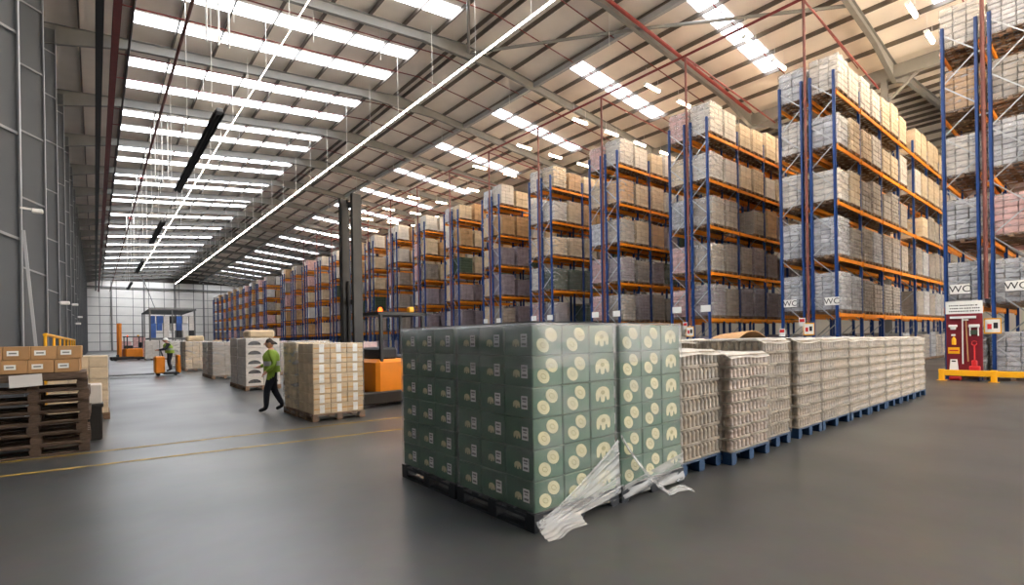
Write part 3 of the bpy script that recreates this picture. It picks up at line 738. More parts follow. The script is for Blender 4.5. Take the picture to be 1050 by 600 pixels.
# ------------------------------------------------------------------ grey bottle pallets
def bottle_pack(nx, ny, d, h, m):
    b = MB(); r = d / 2 - .002
    for i in range(nx):
        for j in range(ny):
            b.lathe(((i + .5) * d, (j + .5) * d, 0), [(r * .85, .0), (r, .01), (r, h * .28), (r * .93, h * .34), (r * .93, h * .58), (r, h * .64), (r * .9, h * .76), (r * .42, h * .9), (r * .42, h - .006)], 8)
    b.box(.004, nx * d - .004, .004, ny * d - .004, h - .012, h - .004, 1)
    b.box(.003, nx * d - .003, .003, ny * d - .003, 0, h * .12, 1)
    return b.mesh('bottle_pack', [m, 'pad'], True)
BW, BD = 1.0, 1.2
packs = {}
def bottle_pallet(x, y, w, nl, lh, lab, m='bottle', ncol=10, hid=False, dz=0.0, rz=0.0):
    key = (w, lh, m, ncol)
    if key not in packs: packs[key] = bottle_pack(ncol // 2, 3, w / ncol, lh, m)
    pk = packs[key]; d = w / ncol; nyp = max(1, int(1.12 / (3 * d))); dep = nyp * 3 * d
    th = T('bottle_pallet', lab, 'pallet load', (x, y, 0), rz=rz, group='grey bottle pallets')
    pm = packs.setdefault(('p', w), pallet_mesh(w, dep, 'pallet_blue', .15)); O('pallet', pm, th)
    rg = random.Random(int(x * 31 + y * 17))
    for k in range(nl):
        ox, oy = rg.uniform(-.007, .007), rg.uniform(-.009, .009)
        for a in (0, 1):
            for c in range(nyp):
                if hid and c > 0 and k < nl - 1: continue
                if 0 < c < nyp - 1 and a == 1 and k < nl - 1: continue
                O('bottle_pack', pk, th, (a * d * (ncol // 2) + ox, c * 3 * d + oy, .152 + k * lh))
    zt = .152 + nl * lh
    wm = packs.setdefault(('w', w, nl, lh), wrap_mesh(w + .024, dep + .024, .14, zt + .012, 'wrap_bottle', .006, .1, nl)); O('stretch_wrap', wm, th, (-.012, -.012, 0))
    sheet('top_sheet', th, lambda u, v: (-.012 + u * (w + .024), -.02 + v * (dep + .04), zt + .016 - (.06 if v < .01 else 0) + .012 * math.sin(u * 7 + x) * math.sin(v * 6 + 1) + .004 * rg.random()), 10, 10, 'top_film')
    return zt
spec = [(5.02, 3.14, .86, 7, .178, 'bottle', 'squat grey bottle pallet right beside the green cartons'),
        (5.92, 3.02, 1.02, 8, .148, 'bottle_pink', 'smooth pinkish grey bottle pallet pushed forward of its neighbours'),
        (6.98, 3.10, .84, 8, .168, 'bottle', 'third grey bottle pallet, left of the wide dark gap'),
        (8.12, 3.10, .92, 8, .166, 'bottle', 'grey bottle pallet just right of the wide dark gap'),
        (9.08, 3.10, 1.26, 8, .166, 'bottle', 'wide grey bottle pallet, fifth along the front of the row'),
        (10.42, 3.10, 1.04, 8, .164, 'bottle', 'grey bottle pallet right of the narrow seam, sixth in row'),
        (11.5, 3.10, 1.04, 8, .163, 'bottle', 'seventh grey bottle pallet along the front row'),
        (12.58, 3.10, 1.04, 8, .162, 'bottle', 'eighth grey bottle pallet, third from the far right end'),
        (13.66, 3.10, 1.06, 8, .160, 'bottle', 'grey bottle pallet next to last at the right end'),
        (14.76, 3.10, 1.04, 8, .158, 'bottle', 'last grey bottle pallet at the right end of the row')]
for (x, y, w_, nl, lh, m, lab) in spec:
    bottle_pallet(x, y, w_, nl, lh, lab, m, 10 if w_ < 1.1 else 12)
for k, (x, y, w_, nl, lh, m, lab) in enumerate(spec):
    bottle_pallet(x, 4.36, w_, nl if k else 7, lh, 'grey bottle pallet in the back row, %s behind the front one' % ORD[k], m, 10 if w_ < 1.1 else 12, hid=True)
b = MB(); i0 = 0
n = 8
for u in range(n + 1):
    for v in range(2): t = u / n; b.v.append((8.35 + 1.15 * t, 4.1 + v * .5, 1.52 + .13 * math.sin(math.pi * min(1, t * 1.15)) * (1 - .4 * v)))
for u in range(n): q = u * 2; b.f.append((q, q + 2, q + 3, q + 1)); b.m.append(0)
fl = O('cardboard_sheet', b.mesh('cardboard_sheet', 'cardboard'), label='bent brown cardboard sheet lying on top of the grey bottle pallets', cat='cardboard')
sm = fl.modifiers.new('thick', 'SOLIDIFY'); sm.thickness = 0.008

# ------------------------------------------------------------------ left side: stack of wooden pallets with cartons
board = {}
def boards_pallet(name, lab, loc, rz, sx=1.2, sy=1.0, m='wood_dark', group=None):
    th = T(name, lab, 'pallet', loc, rz, group)
    if 'b' not in board:
        board['b'] = B('deck_board', 0, sx, 0, .1, 0, .022, m, .003); board['s'] = B('stringer_board', 0, .1, 0, sy, 0, .022, m, .003)
        board['k'] = B('block', 0, .13, 0, .12, 0, .09, m, .004)
    for k in range(5): O('deck_board', board['b'], th, (0, (sy - .1) * k / 4, .134))
    for x in (0, (sx - .1) / 2, sx - .1): O('stringer_board', board['s'], th, (x + .0, 0, .112))
    for y in (0, (sy - .1) / 2, sy - .1): O('deck_board', board['b'], th, (0, y, 0))
    for x in (0, (sx - .13) / 2, sx - .13):
        for y in (0, (sy - .12) / 2, sy - .12): O('block', board['k'], th, (x, y, .022))
    return th
rg = random.Random(5)
for k in range(7):
    boards_pallet('wooden_pallet', 'dark weathered wooden pallet, %s from the floor in the left stack' % ORD[k], (-1.28 + rg.uniform(-.02, .02), 9.86 + rg.uniform(-.02, .02), k * .157), R(rg.uniform(-1.2, 1.2)), group='wooden pallets in the left stack')
b = MB(); b.box(0, 1.2, 0, 1.0, 0, .09); tp = b.mesh('slip_board', 'wood_dark')
O('slip_board', tp, None, (-1.3, 9.84, 1.1), R(.6), label='dark flat board on top of the wooden pallet stack', cat='board')
cm = MB(); cm.bbox(0, .275, 0, .4, 0, .19, .006); cm.box(.04, .16, -.002, .0, .06, .13, 1); cm.box(.06, .14, -.003, -.002, .085, .105, 2)
cm = cm.mesh('carton', ['cardboard', 'label_white', 'label_grey'])
for k in range(2):
    for a in range(4):
        for c in range(2):
            if c == 1 and k == 0: continue
            O('shipping_carton', cm, None, (-1.3 + a * .28 + .03 * k, 9.9 + c * .42, 1.195 + k * .195), R(rg.uniform(-.2, .2)),
              label='brown labelled carton on the pallet stack, %s layer, %s from the wall, %s' % (('lower', 'upper')[k], ORD[a], ('front', 'behind')[c]), cat='carton', group='cartons on the pallet stack')
for c in range(3):
    cm2 = B('carton', 0, .37, 0, .42, 0, .19, 'cardboard', .006)
    O('shipping_carton', cm2, None, (-1.3 + c * .38, 10.34, 1.195), 0, label='plain brown carton at the rear of the pallet stack, %s from the wall' % ORD[c], cat='carton', group='cartons on the pallet stack')
O('paper_sheet', B('paper_sheet', 0, .34, -.006, 0, 0, .17, 'paper'), None, (-.92, 9.815, 1.005), 0, rot=(R(-6), R(-3), 0), label='white paper sheet taped to the front of the pallet stack', cat='paper')
b = MB(); b.bbox(0, .2, 0, .4, 0, .6, .02); b.bbox(-.02, .22, -.02, .42, .54, .6, .01); O('storage_crate', b.mesh('storage_crate', 'dark_metal'), None, (-.12, 10.9, 0), label='dark crate on the floor behind the wooden pallet stack', cat='crate')
b = MB(); b.bbox(0, .2, 0, .4, 0, .32, .01); O('white_carton', b.mesh('white_carton', 'white_box'), None, (-.12, 10.9, .605), label='white carton standing on the dark crate', cat='carton')

def box_pallet(lab, x, y, sx, sy, nx, ny, nz, h, cmat, pm='wood', wrap='wrap', tape=False, arcs=False, group='carton pallets along the left aisle', top=None, rz=0.0, name='carton_pallet'):
    th = T(name, lab, 'pallet load', (x, y, 0), rz, group)
    O('pallet', pallet_mesh(sx + .04, sy + .04, pm, .14), th, (-.02, -.02, 0))
    cx, cy, ch = sx / nx, sy / ny, (h - .14) / nz
    b = MB(); b.bbox(.003, cx - .003, .003, cy - .003, .003, ch - .003, .008); mats_ = [cmat]
    if tape: b.box(.01, cx - .01, -.001, .003, ch * .44, ch * .56, 1); b.box(cx * .36, cx * .64, -.002, .002, ch * .1, ch * .9, 2); mats_ += ['tape', 'label_white']
    if arcs:
        for side in (0,):
            b.disc((cx * .5, .001, ch * .3), cx * .38, ch * .4, 0, 'y-', 16, 1, 0, math.pi)
        mats_ += ['ink']
    cmh = b.mesh('carton', mats_); rg = random.Random(int(x * 50 + y))
    for (i, j, k) in grid_cells(nx, ny, nz): O('carton', cmh, th, (i * cx + rg.uniform(-.004, .004), j * cy + rg.uniform(-.004, .004), .14 + k * ch))
    if wrap: O('stretch_wrap', wrap_mesh(sx + .04, sy + .04, .05, h + .012, wrap, .012, .14, int(y)), th, (-.02, -.02, 0))
    if top:
        tx, ty, tz = top; b = MB(); b.bbox(.12, .12 + tx, .1, .1 + ty, h + .015, h + .015 + tz, .06); O('top_bag', b.mesh('top_bag', 'cardboard_pale'), th)
    return th
box_pallet('brown taped carton pallet in front of the reach truck mast', 3.27, 10.06, 1.02, .92, 3, 3, 7, 1.54, 'cardboard_pale', tape=True)
box_pallet('brown carton pallet standing behind the taped carton pallet', 3.27, 11.12, .72, .88, 2, 3, 6, 1.57, 'cardboard_pale', wrap='wrap_white')
box_pallet('white pallet printed with black arcs beside the walking person', 3.76, 18.1, 1.04, 1.2, 2, 2, 5, 1.7, 'white_box', arcs=True, top=(.8, .9, .26))
box_pallet('white carton pallet directly behind the arc printed one', 3.76, 19.42, 1.04, 1.1, 3, 3, 5, 1.72, 'white_box')
box_pallet('pale ribbed carton pallet, third stop down the left aisle', 3.9, 25.0, .95, 1.2, 2, 3, 8, 1.6, 'grey_box', wrap='wrap_white')
box_pallet('grey carton pallet behind the pale ribbed one', 3.9, 26.4, .95, 1.2, 2, 3, 6, 1.6, 'white_box', wrap='wrap_white')
box_pallet('brown and white carton pallet behind the order picker', 3.85, 33.0, 1.0, 1.2, 3, 3, 5, 1.65, 'cream', wrap='wrap_white', top=(.8, .9, .3))
box_pallet('grey wrapped pallet farther behind the order picker', 3.9, 34.4, 1.0, 1.2, 3, 3, 5, 1.65, 'grey_box', wrap='wrap_white')
box_pallet('pale pink carton pallet behind the wooden pallet stack', -.75, 13.75, .96, 1.1, 3, 3, 5, 1.35, 'cardboard_pale', wrap='wrap')
box_pallet('pink white carton pallet close to the left wall farther down', -.75, 20.5, .9, 1.1, 3, 3, 5, 1.2, 'pink_box', wrap='wrap')
k = 0
for (x, y, m_, h) in ((5.3, 18.3, 'cream', 1.55), (5.3, 25.2, 'white_box', 1.5), (5.4, 33.1, 'tan', 1.6), (6.7, 25.2, 'grey_box', 1.5), (6.6, 19, 'white_box', 1.5), (5.0, 40, 'grey_box', 1.6), (3.9, 41, 'white_box', 1.7), (6.75, 33.3, 'white_box', 1.7), (8.0, 25.2, 'cream', 1.6), (8.2, 33, 'pink_box', 1.6), (9.6, 33, 'grey_box', 1.6), (7.8, 19.2, 'pink_box', 1.5)):
    box_pallet('%s pallet in the field of stock, %s from the aisle end' % (look_word[m_][:-1], ORD[k]), x, y, 1.0, 1.2, 3, 3, 5, h, m_, wrap='wrap_white', group='stock pallets beyond the reach truck'); k += 1
# hand rail and low things along the left wall
th = T('guard_rail', 'yellow tubular guard rail along the left wall beyond the pallet stack', 'guard rail', (-.95, 17.0, 0))
for (z, nm) in ((1.85, 'top_rail'), (1.2, 'mid_rail')):
    b = MB(); b.tube([(0, 0, z), (0, 24, z)], .045, 8); O(nm, b.mesh(nm, 'yellow'), th)
for k in range(8): b = MB(); b.cyl((0, .05 + k * 3.4), .035, 0, 1.85, 8); O('rail_post', b.mesh('rail_post', 'yellow'), th)
# farther stacks by the packing canopy
far_pm = B('carton', 0, .48, 0, .5, 0, .38, 'white_box', .01)
k = 0
for (x, y, nz, m_) in ((3.6, 58, 4, 'white_box'), (4.75, 58, 4, 'white_box'), (1.9, 66, 4, 'pink_box'), (3.1, 66, 5, 'pink_box'), (7.0, 60, 4, 'grey_box'), (8.4, 60, 4, 'white_box'), (5.9, 52, 4, 'white_box'), (9.6, 62, 4, 'cream')):
    box_pallet('%s pallet in front of the packing canopy, %s of these' % (look_word[m_][:-1], ORD[k]), x, y, 1.05, 1.1, 2, 2, nz, .14 + nz * .42, m_, wrap=None, group='pallets at the packing canopy'); k += 1

# ------------------------------------------------------------------ packing canopy far down the aisle
cy = 66.4
th = T('packing_canopy', 'dark flat canopy on posts over stacked stock, far down the aisle', 'canopy', (4.5, cy, 0))
O('roof_slab', B('roof_slab', 0, 4.3, 0, 11.6, 5.2, 5.3, 'dark_metal'), th)
O('fascia', B('fascia', -.03, 4.33, -.06, 0, 5.16, 5.36, 'mid_metal'), th)
pst = B('post', -.06, .06, -.06, .06, 0, 5.2, 'mid_metal')
for (x, y) in ((.1, .1), (4.2, .1), (.1, 11.5), (4.2, 11.5), (2.1, .1)): O('post', pst, th, (x, y, 0))
O('mezzanine_deck', B('mezzanine_deck', 0, 4.3, 0, 11.6, 2.0, 2.15, 'mid_metal'), th)
b = MB(); b.tube([(.6, .5, 5.3), (-1.2, -7.5, 8.6)], .03, 6); O('stay_cable', b.mesh('stay_cable', 'mid_metal'), th)
rg = random.Random(3); k = 0
for a in range(7):
    for l in range(3):
        if rg.random() < .12: continue
        m_ = 'blue_stock' if a < 2 else rg.choice(['white_paint', 'white_box', 'ink', 'blue_stock', 'white_box'])
        wdt = rg.uniform(.42, .56); O('stock_box', B('stock_box', 0, wdt, 0, .6, 0, .78, m_, .02), None, (4.62 + a * .59, cy + .25, 2.16 + l * .79),
          label='%s box on the packing deck, column %s, %s layer' % ({'ink': 'black', 'blue_stock': 'blue'}.get(m_, 'white'), ORD[a], ('bottom', 'middle', 'top')[l]), cat='box', group='boxes on the packing deck'); k += 1

# ------------------------------------------------------------------ trucks
def wheel(name, parent, c, r, wd, axis='y'):
    b = MB(); d = Vector((0, wd / 2, 0)) if axis == 'y' else Vector((wd / 2, 0, 0))
    c = Vector(c); b.tube([c - d, c + d], r, 16); return O(name, b.mesh(name, 'rubber'), parent)
def reach_truck(lab, loc, rz, mast_h=5.0, name='reach_truck', mast_mat='dark_metal', body_mat='truck_orange'):
    # local frame: the truck faces -X
    th = T(name, lab, 'forklift', loc, rz)
    for s in (-1, 1):
        b = MB(); y = s * .33
        b.box(-.1, .12, y - .012, y + .012, .05, mast_h); b.box(-.1, -.075, y - s * .09 - .0, y + s * 0, .05, mast_h) if s > 0 else b.box(-.1, -.075, y, y + .09, .05, mast_h)
        b.box(.095, .12, min(y, y - s * .09), max(y, y - s * .09), .05, mast_h)
        O('mast_rail', b.mesh('mast_rail', mast_mat), th)
        b = MB(); y = s * .25; b.box(-.08, .1, y - .03, y + .03, .1, mast_h - .12); O('inner_mast_rail', b.mesh('inner_mast_rail', mast_mat), th)
        b = MB(); b.tube([(.05, s * .17, .2), (.05, s * .17, mast_h * .6)], .035, 8); O('lift_cylinder', b.mesh('lift_cylinder', 'mid_metal'), th)
        O('fork', B('fork', -.62, -.12, s * .25 - .06, s * .25 + .06, .06, .11, 'black', .01), th)
        b = MB(); b.bbox(-.6, 1.0, s * .52 - .1, s * .52 + .1, .08, .36, .03); O('straddle_leg', b.mesh('straddle_leg', 'dark_metal'), th)
        wheel('load_wheel', th, (-.42, s * .52, .15), .15, .12)
    for z in (.3, mast_h * .5, mast_h - .15): O('mast_crossbar', B('mast_crossbar', .08, .14, -.33, .33, z - .06, z + .06, mast_mat), th)
    O('fork_carriage', B('fork_carriage', -.17, -.1, -.38, .38, .12, .55, 'black', .01), th)
    b = MB(); b.bbox(.35, 1.75, -.56, .56, .28, 1.12, .08); O('body', b.mesh('body', body_mat), th)
    O('chassis_skirt', B('chassis_skirt', .3, 1.8, -.58, .58, .08, .3, 'black', .03), th)
    wheel('drive_wheel', th, (1.45, -.2, .17), .17, .16)
    b = MB(); b.bbox(.5, 1.0, -.42, .42, 1.1, 1.4, .05); O('control_console', b.mesh('control_console', 'black'), th)
    b = MB(); b.bbox(1.15, 1.7, -.35, .35, 1.1, 1.2, .04); b.bbox(1.58, 1.72, -.35, .35, 1.2, 1.7, .05); O('operator_seat', b.mesh('operator_seat', 'black'), th)
    for (x, y) in ((.5, -.5), (.5, .5), (1.7, -.5), (1.7, .5)):
        b = MB(); b.bar((x, y, 1.05), (x, y, 2.2), .07); O('guard_post', b.mesh('guard_post', 'black'), th)
    b = MB(); b.box(.4, 1.8, -.55, -.48, 2.18, 2.26); b.box(.4, 1.8, .48, .55, 2.18, 2.26); b.box(.4, .47, -.55, .55, 2.18, 2.26); b.box(1.73, 1.8, -.55, .55, 2.18, 2.26)
    O('overhead_guard', b.mesh('overhead_guard', 'black'), th)
    for k in range(5): O('guard_bar', B('guard_bar', .6 + k * .24, .64 + k * .24, -.5, .5, 2.2, 2.24, 'black'), th)
    b = MB(); b.lathe((.55, -.4, 2.26), [(.05, 0), (.05, .06), (.03, .1), (.01, .11)], 10); O('beacon', b.mesh('beacon', 'beacon'), th)
    b = MB(); b.bbox(1.3, 1.45, -.52, -.4, 2.26, 2.4, .02); O('warning_light', b.mesh('warning_light', 'yellow'), th)
    return th
reach_truck('orange reach truck with a tall dark mast behind the green pallets', (4.72, 11.72, 0), R(6), 5.02)
reach_truck('orange forklift with an orange mast far down by the left wall', (1.75, 60, 0), R(12), 3.5, 'forklift', 'truck_orange')

# ------------------------------------------------------------------ people
def build_person(name, lab, loc, rz, J, clothes, hat=None, sc=1.0):
    # J: joints in the person's own frame, facing +Y, feet on z=0
    edges, pts, rad = [], [], []
    idx = {}
    def add(n, p, r): idx[n] = len(pts); pts.append(p); rad.append(r)
    R_ = dict(pelvis=(.165, .125), waist=(.16, .12), chest=(.185, .135), neckb=(.085, .08), neck=(.06, .06), shL=(.085, .085), shR=(.085, .085), elL=(.062, .062), elR=(.062, .062), wrL=(.042, .042), wrR=(.042, .042),
              hipL=(.11, .112), hipR=(.11, .112), knL=(.08, .082), knR=(.08, .082), anL=(.058, .06), anR=(.058, .06), toL=(.04, .03), toR=(.04, .03), heL=(.038, .035), heR=(.038, .035))
    for n, p in J.items():
        if n in R_: add(n, p, R_[n])
    for a, b_ in (('pelvis', 'waist'), ('waist', 'chest'), ('chest', 'neckb'), ('neckb', 'neck'), ('chest', 'shL'), ('chest', 'shR'), ('shL', 'elL'), ('shR', 'elR'), ('elL', 'wrL'), ('elR', 'wrR'),
                  ('pelvis', 'hipL'), ('pelvis', 'hipR'), ('hipL', 'knL'), ('hipR', 'knR'), ('knL', 'anL'), ('knR', 'anR'), ('anL', 'toL'), ('anR', 'toR')):
        edges.append((idx[a], idx[b_]))
    # hands: palm, four fingers and a thumb, rooted at the wrist
    for s in ('L', 'R'):
        wv = Vector(J['wr' + s]); d = (wv - Vector(J['el' + s])).normalized(); side = d.cross(Vector((0, 0, 1)))
        side = side.normalized() if side.length > .1 else Vector((1, 0, 0))
        if s == 'L': side = -side
        add('pm' + s, tuple(wv + d * .07), (.036, .018)); edges.append((idx['wr' + s], idx['pm' + s]))
        nrm = side.cross(d).normalized()
        for f, (o_, l_) in enumerate(((-.03, .065), (-.01, .078), (.011, .074), (.03, .058))):
            p0 = wv + d * .085 + side * o_; p1 = p0 + d * l_ * .5 + nrm * .008; p2 = p0 + d * l_ * .85 + nrm * .03
            add('f%d%s' % (f, s), tuple(p1), (.0095, .0095)); edges.append((idx['pm' + s], idx['f%d%s' % (f, s)]))
            add('g%d%s' % (f, s), tuple(p2), (.008, .008)); edges.append((idx['f%d%s' % (f, s)], idx['g%d%s' % (f, s)]))
        t1 = wv + d * .05 - side * .05; t2 = t1 + d * .04 - side * .008 + nrm * .015
        add('t1' + s, tuple(t1), (.012, .012)); edges.append((idx['pm' + s], idx['t1' + s])); add('t2' + s, tuple(t2), (.0095, .0095)); edges.append((idx['t1' + s], idx['t2' + s]))
    me = bpy.data.meshes.new('body'); me.from_pydata(pts, edges, [])
    o = bpy.data.objects.new('body', me); C.objects.link(o)
    sk = o.modifiers.new('skin', 'SKIN'); sk.use_smooth_shade = True
    for k, r in enumerate(rad): me.skin_vertices[0].data[k].radius = r
    for k in range(len(rad)): me.skin_vertices[0].data[k].use_root = (k == idx['pelvis'])
    sb = o.modifiers.new('sub', 'SUBSURF'); sb.levels = 2; sb.render_levels = 2
    dg = bpy.context.evaluated_depsgraph_get(); bodym = bpy.data.meshes.new_from_object(o.evaluated_get(dg))
    bpy.data.objects.remove(o); bpy.data.meshes.remove(me)
    bodym.materials.clear()
    for m_ in ('skin', clothes['top'], clothes['legs'], 'rubber'): bodym.materials.append(M[m_])
    zp = J['pelvis'][2]
    wr = [Vector(J['wrL']), Vector(J['wrR'])]
    for p in bodym.polygons:
        c = p.center; mi = 1
        if c.z < zp + .03 and min((c - q).length for q in wr) > .2: mi = 2
        if min(c.z - J['toL'][2] + 10 * (abs(c.x - J['anL'][0]) > .12 or abs(c.y - J['anL'][1]) > .3), c.z - J['toR'][2] + 10 * (abs(c.x - J['anR'][0]) > .12 or abs(c.y - J['anR'][1]) > .3)) < .07: mi = 3
        for q, s in zip(wr, 'LR'):
            d = (q - Vector(J['el' + s])).normalized()
            if (c - q).dot(d) > -.01 and (c - q).length < .22 and ((c - q) - d * (c - q).dot(d)).length < .075: mi = 0
        if c.z > J['neckb'][2] + .02: mi = 0
        p.material_index = mi
    bodym.polygons.foreach_set('use_smooth', [True] * len(bodym.polygons))
    th = T(name, lab, 'person', loc, rz); th.scale = (sc, sc, sc)
    O('body', bodym, th)
    # head with face
    hc = Vector(J['head']); b = MB(); nu, nv = 14, 12
    for v in range(nv + 1):
        ph = math.pi * v / nv; zz = .115 * math.cos(ph)
        for u in range(nu):
            a = 2 * math.pi * u / nu; rr = math.sin(ph)
            x = .076 * rr * math.cos(a); y = .095 * rr * math.sin(a)
            if zz < -.02: x *= 1 - .25 * (-zz / .115); y *= 1 - .08 * (-zz / .115)
            b.v.append((hc.x + x, hc.y + y, hc.z + zz))
    for v in range(nv):
        for u in range(nu):
            a = v * nu + u; c = v * nu + (u + 1) % nu; b.f.append((a, c, c + nu, a + nu)); b.m.append(0)
    b.tube([(hc.x, hc.y + .085, hc.z + .02), (hc.x, hc.y + .112, hc.z - .02), (hc.x, hc.y + .092, hc.z - .028)], [.008, .014, .012], 6)
    for s in (-1, 1):
        b.tube([(hc.x + s * .03, hc.y + .083, hc.z + .015), (hc.x + s * .03, hc.y + .09, hc.z + .015)], .011, 8, 1)
        b.tube([(hc.x + s * .074, hc.y, hc.z - .02), (hc.x + s * .082, hc.y - .01, hc.z + .02)], [.014, .018], 6)
    b.box(hc.x - .025, hc.x + .025, hc.y + .075, hc.y + .088, hc.z - .058, hc.z - .048, 2)
    O('head', b.mesh('head', ['skin', 'ink', 'red_pipe'], True), th)
    b = MB(); R2 = .122 if hat else .112
    for v in range(7):
        ph = .5 * math.pi * v / 6
        for u in range(nu):
            a = 2 * math.pi * u / nu; b.v.append((hc.x + R2 * .76 * math.sin(ph) * math.cos(a), hc.y - .012 + R2 * .9 * math.sin(ph) * math.sin(a), hc.z + .015 + R2 * 1.0 * math.cos(ph) * (1 if hat else 1) - (0 if hat else .02 * (math.sin(a) < 0) * math.sin(ph) * 2)))
    for v in range(6):
        for u in range(nu): a = v * nu + u; c = v * nu + (u + 1) % nu; b.f.append((a, c, c + nu, a + nu)); b.m.append(0)
    O('helmet' if hat else 'hair', b.mesh('hair', hat or 'hair', True), th)
    # vest: shell around the trunk
    wa, ch = Vector(J['waist']), Vector(J['chest']); pe = Vector(J['pelvis']); nb_ = Vector(J['neckb'])
    b = MB(); n = 18
    rings = [(pe, .225, .185), (wa, .215, .175), (ch * .5 + wa * .5, .23, .18), (ch, .245, .185), (ch * .45 + nb_ * .55, .21, .15), (nb_, .1, .095)]
    for (c, rx, ry) in rings:
        for u in range(n): a = 2 * math.pi * u / n; b.v.append((c.x + rx * math.cos(a), c.y + ry * math.sin(a), c.z))
    for v in range(len(rings) - 1):
        for u in range(n):
            a = v * n + u; c = v * n + (u + 1) % n; b.f.append((a, c, c + n, a + n)); b.m.append(1 if v == 1 else 0)
    O('hi_vis_vest', b.mesh('hi_vis_vest', ['hi_vis', 'silver'], True), th)
    return th
stand = dict(pelvis=(0, 0, .93), waist=(0, .01, 1.08), chest=(0, .02, 1.30), neckb=(0, .01, 1.44), neck=(0, .02, 1.5), head=(0, .05, 1.60),
             shL=(-.19, .01, 1.38), shR=(.19, .01, 1.38), elL=(-.25, -.06, 1.12), elR=(.25, .06, 1.12), wrL=(-.24, .12, .95), wrR=(.2, .26, 1.06),
             hipL=(-.095, 0, .88), hipR=(.095, 0, .88), knL=(-.1, .12, .5), knR=(.1, -.03, .5), anL=(-.1, .14, .09), anR=(.1, -.22, .12), toL=(-.1, .3, .04), toR=(.1, -.06, .04))
build_person('person', 'person in a yellow green vest walking past the brown carton pallet', (3.1, 12.32, 0), R(75), stand, dict(top='hi_vis', legs='navy'), sc=.965)
ride = dict(pelvis=(0, 0, .93), waist=(0, .02, 1.08), chest=(0, .08, 1.29), neckb=(0, .10, 1.43), neck=(0, .13, 1.49), head=(0, .17, 1.58),
            shL=(-.19, .08, 1.37), shR=(.19, .08, 1.37), elL=(-.26, .2, 1.13), elR=(.26, .2, 1.13), wrL=(-.16, .42, 1.1), wrR=(.16, .42, 1.1),
            hipL=(-.095, 0, .88), hipR=(.095, 0, .88), knL=(-.11, .06, .49), knR=(.11, .04, .49), anL=(-.11, 0, .09), anR=(.11, -.04, .09), toL=(-.11, .16, .04), toR=(.11, .12, .04))
build_person('person', 'person in a white helmet and yellow vest riding the order picker', (2.85, 29.95, .19), R(90), ride, dict(top='navy', legs='navy'), hat='sign_white', sc=.97).scale = (1.2, 1.1, .97)
# low order picker under the rider, facing -X
th = T('order_picker', 'low orange ride-on order picker with long forks far down the aisle', 'order picker', (2.25, 29.95, 0))
b = MB(); b.bbox(-.05, .36, -.4, .4, .12, .95, .06); O('battery_cover', b.mesh('battery_cover', 'truck_orange'), th)
b = MB(); b.bbox(.3, .95, -.4, .4, .06, .18, .02); O('platform', b.mesh('platform', 'black'), th)
b = MB(); b.bbox(.85, 1.0, -.4, .4, .1, 1.0, .04); O('back_rest', b.mesh('back_rest', 'truck_orange'), th)
b = MB(); b.bar((.3, 0, .95), (.22, 0, 1.2), .06); b.bar((.22, -.2, 1.2), (.22, .2, 1.2), .035); O('steering_tiller', b.mesh('steering_tiller', 'black'), th)
for s in (-1, 1): O('fork', B('fork', -2.3, -.05, s * .2 - .08, s * .2 + .08, .08, .14, 'mid_metal', .01), th)
for (x, y) in ((.1, -.3), (.1, .3), (.8, -.3), (.8, .3), (-2.1, -.2), (-2.1, .2)): wheel('wheel', th, (x, y, .07), .07, .08)

# ------------------------------------------------------------------ tool board, barrier
bx = 21.1
th = T('tool_board', 'maroon cleaning tool shadow board with a white header, beside the rightmost rack', 'tool board', (bx, 3.15, 0))
O('backing_panel', B('backing_panel', 0, .03, -.42, .44, .12, 2.1, 'maroon', .004), th)
hs_ = O('header_panel', B('header_panel', -.01, .03, -.43, .45, 2.1, 2.5, 'sign_white', .004), th)
b = MB()
rg = random.Random(2)
for z in (2.36, 2.27, 2.18):
    y = -.36 + (.05 if z > 2.3 else 0)
    while y < .34:
        l_ = rg.uniform(.02, .05); b.box(-.012, -.0101, y, y + l_, z - .016, z + .016); y += l_ + (.014 if rg.random() < .8 else .03)
O('header_lettering', b.mesh('header_lettering', 'ink'), th, kind='stuff')
for s in (-1, 1): O('board_leg', B('board_leg', .03, .07, s * .36 - .02, s * .36 + .02, 0, 2.3, 'mid_metal'), th)
def tool(name, lab, cat, parts):
    t = T(name, lab, cat, (bx - .004, 3.15, 0))
    for (pn, b, m_) in parts: O(pn, b.mesh(pn, m_, False), t)
# +Y is towards the left of the picture here
b1 = MB(); b1.box(-.06, -.005, -.28, .34, 1.95, 2.02); b2 = MB(); b2.tube([(-.03, .04, 1.95), (-.03, .045, .52)], .018, 8)
tool('broom', 'wide white broom hanging head up on the maroon board', 'broom', [('broom_head', b1, 'sign_white'), ('handle', b2, 'paper')])
b1 = MB(); b1.tube([(-.03, -.04, 1.9), (-.03, -.08, .6)], .016, 8); b2 = MB(); b2.bbox(-.05, -.01, -.1, .02, 1.88, 1.93, .008)
tool('squeegee', 'thin wooden handled squeegee next to the white broom', 'squeegee', [('handle', b1, 'cardboard'), ('blade', b2, 'paper')])
b1 = MB(); b1.bbox(-.07, -.005, .16, .38, 1.68, 1.76, .02); b1.bbox(-.05, -.005, .2, .34, 1.6, 1.7, .02)
tool('hand_brush', 'white hand brush at the upper left of the maroon board', 'brush', [('brush', b1, 'sign_white')])
b1 = MB(); b1.lathe((-.06, .25, 1.12), [(.05, 0), (.055, .02), (.055, .18), (.02, .24), (.02, .28)], 10); b2 = MB(); b2.bbox(-.09, -.03, .21, .31, 1.4, 1.46, .01)
tool('spray_bottle', 'yellow spray bottle on the maroon tool board', 'bottle', [('bottle_body', b1, 'yellow'), ('spray_head', b2, 'sign_white')])
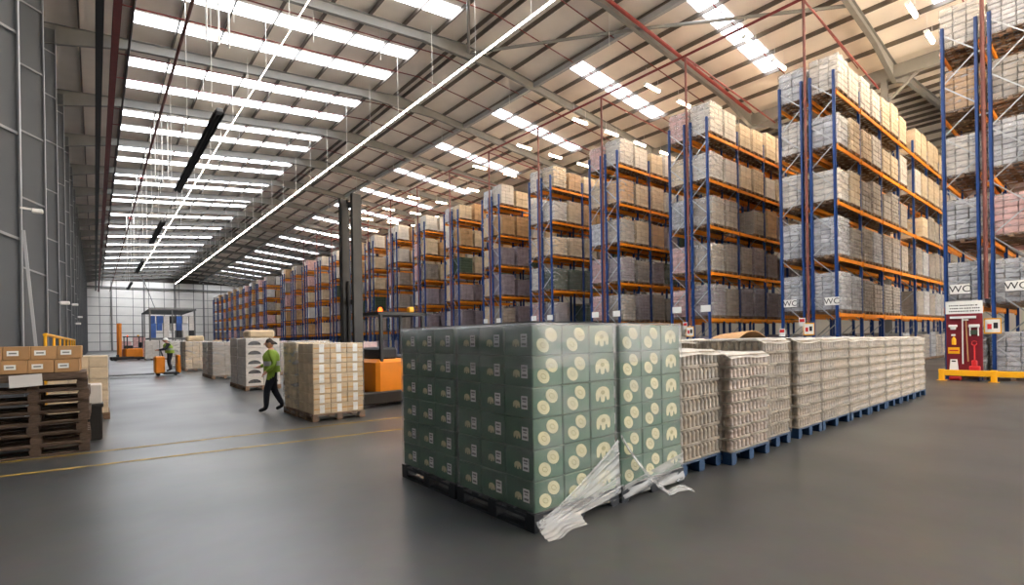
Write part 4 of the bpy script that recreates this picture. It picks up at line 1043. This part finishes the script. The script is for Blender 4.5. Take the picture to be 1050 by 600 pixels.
b1 = MB(); b1.box(-.02, -.005, .12, .4, .84, 1.04); b2 = MB(); b2.box(-.022, -.0201, .15, .37, .92, .96)
tool('sponge_sign', 'yellow orange notice strip low on the maroon board', 'notice', [('notice_face', b1, 'yellow'), ('notice_bar', b2, 'board_red')])
b1 = MB()
pts = [(.14, .18), (.38, .18), (.34, .66), (.18, .66)]
i0 = 0; b1.v = [(-.06, p[0], p[1]) for p in pts] + [(-.01, p[0], p[1]) for p in pts]; b1.f = [(0, 3, 2, 1), (4, 5, 6, 7), (0, 1, 5, 4), (1, 2, 6, 5), (2, 3, 7, 6), (3, 0, 4, 7)]; b1.m = [0] * 6
b2 = MB(); b2.box(-.065, -.055, .21, .31, .58, .62)
tool('dustpan', 'white dustpan standing at the lower left of the maroon board', 'dustpan', [('pan', b1, 'sign_white'), ('handle_slot', b2, 'ink')])
b1 = MB(); b1.tube([(-.04, -.23, .62), (-.04, -.23, 1.12)], .02, 8); b1.tube([(-.04, -.23, 1.08), (-.04, -.17, 1.14), (-.04, -.18, 1.22), (-.04, -.23, 1.24), (-.04, -.28, 1.22), (-.04, -.29, 1.14), (-.04, -.23, 1.08)], .016, 6)
b2 = MB(); b2.bbox(-.07, -.01, -.37, -.1, .2, .46, .02); b2.bbox(-.06, -.02, -.3, -.16, .44, .64, .02)
tool('shovel', 'red plastic shovel hanging on the right of the maroon board', 'shovel', [('handle', b1, 'board_red'), ('blade', b2, 'board_red')])
b1 = MB(); b1.bbox(-.06, -.005, -.36, -.1, 1.66, 1.76, .015); b1.box(-.05, -.01, -.34, -.31, 1.4, 1.7); b1.box(-.05, -.01, -.15, -.12, 1.4, 1.7); b2 = MB(); b2.bbox(-.05, -.01, -.33, -.13, 1.44, 1.58, .01)
tool('scraper_set', 'white framed scraper with green grip at upper right of board', 'scraper', [('frame', b1, 'sign_white'), ('grip', b2, 'dark_green')])
th = T('guard_barrier', 'yellow steel end guard barrier on the floor before the rightmost rack', 'barrier', (20.75, 0, 0))
O('rail', B('rail', -.05, .05, .6, 3.72, .16, .34, 'yellow', .012), th)
for y in (3.66, 2.45, 1.25):
    b = MB(); b.bbox(-.06, .06, y - .07, y + .07, 0, .36, .01); b.box(-.12, .12, y - .12, y + .12, 0, .012); O('guard_post', b.mesh('guard_post', 'yellow'), th)
O('floor_marker', B('floor_marker', 0, .16, 0, .3, .0, .12, 'board_red', .03), None, (20.95, 3.22, 0), label='small orange red block on the floor under the yellow barrier', cat='block')
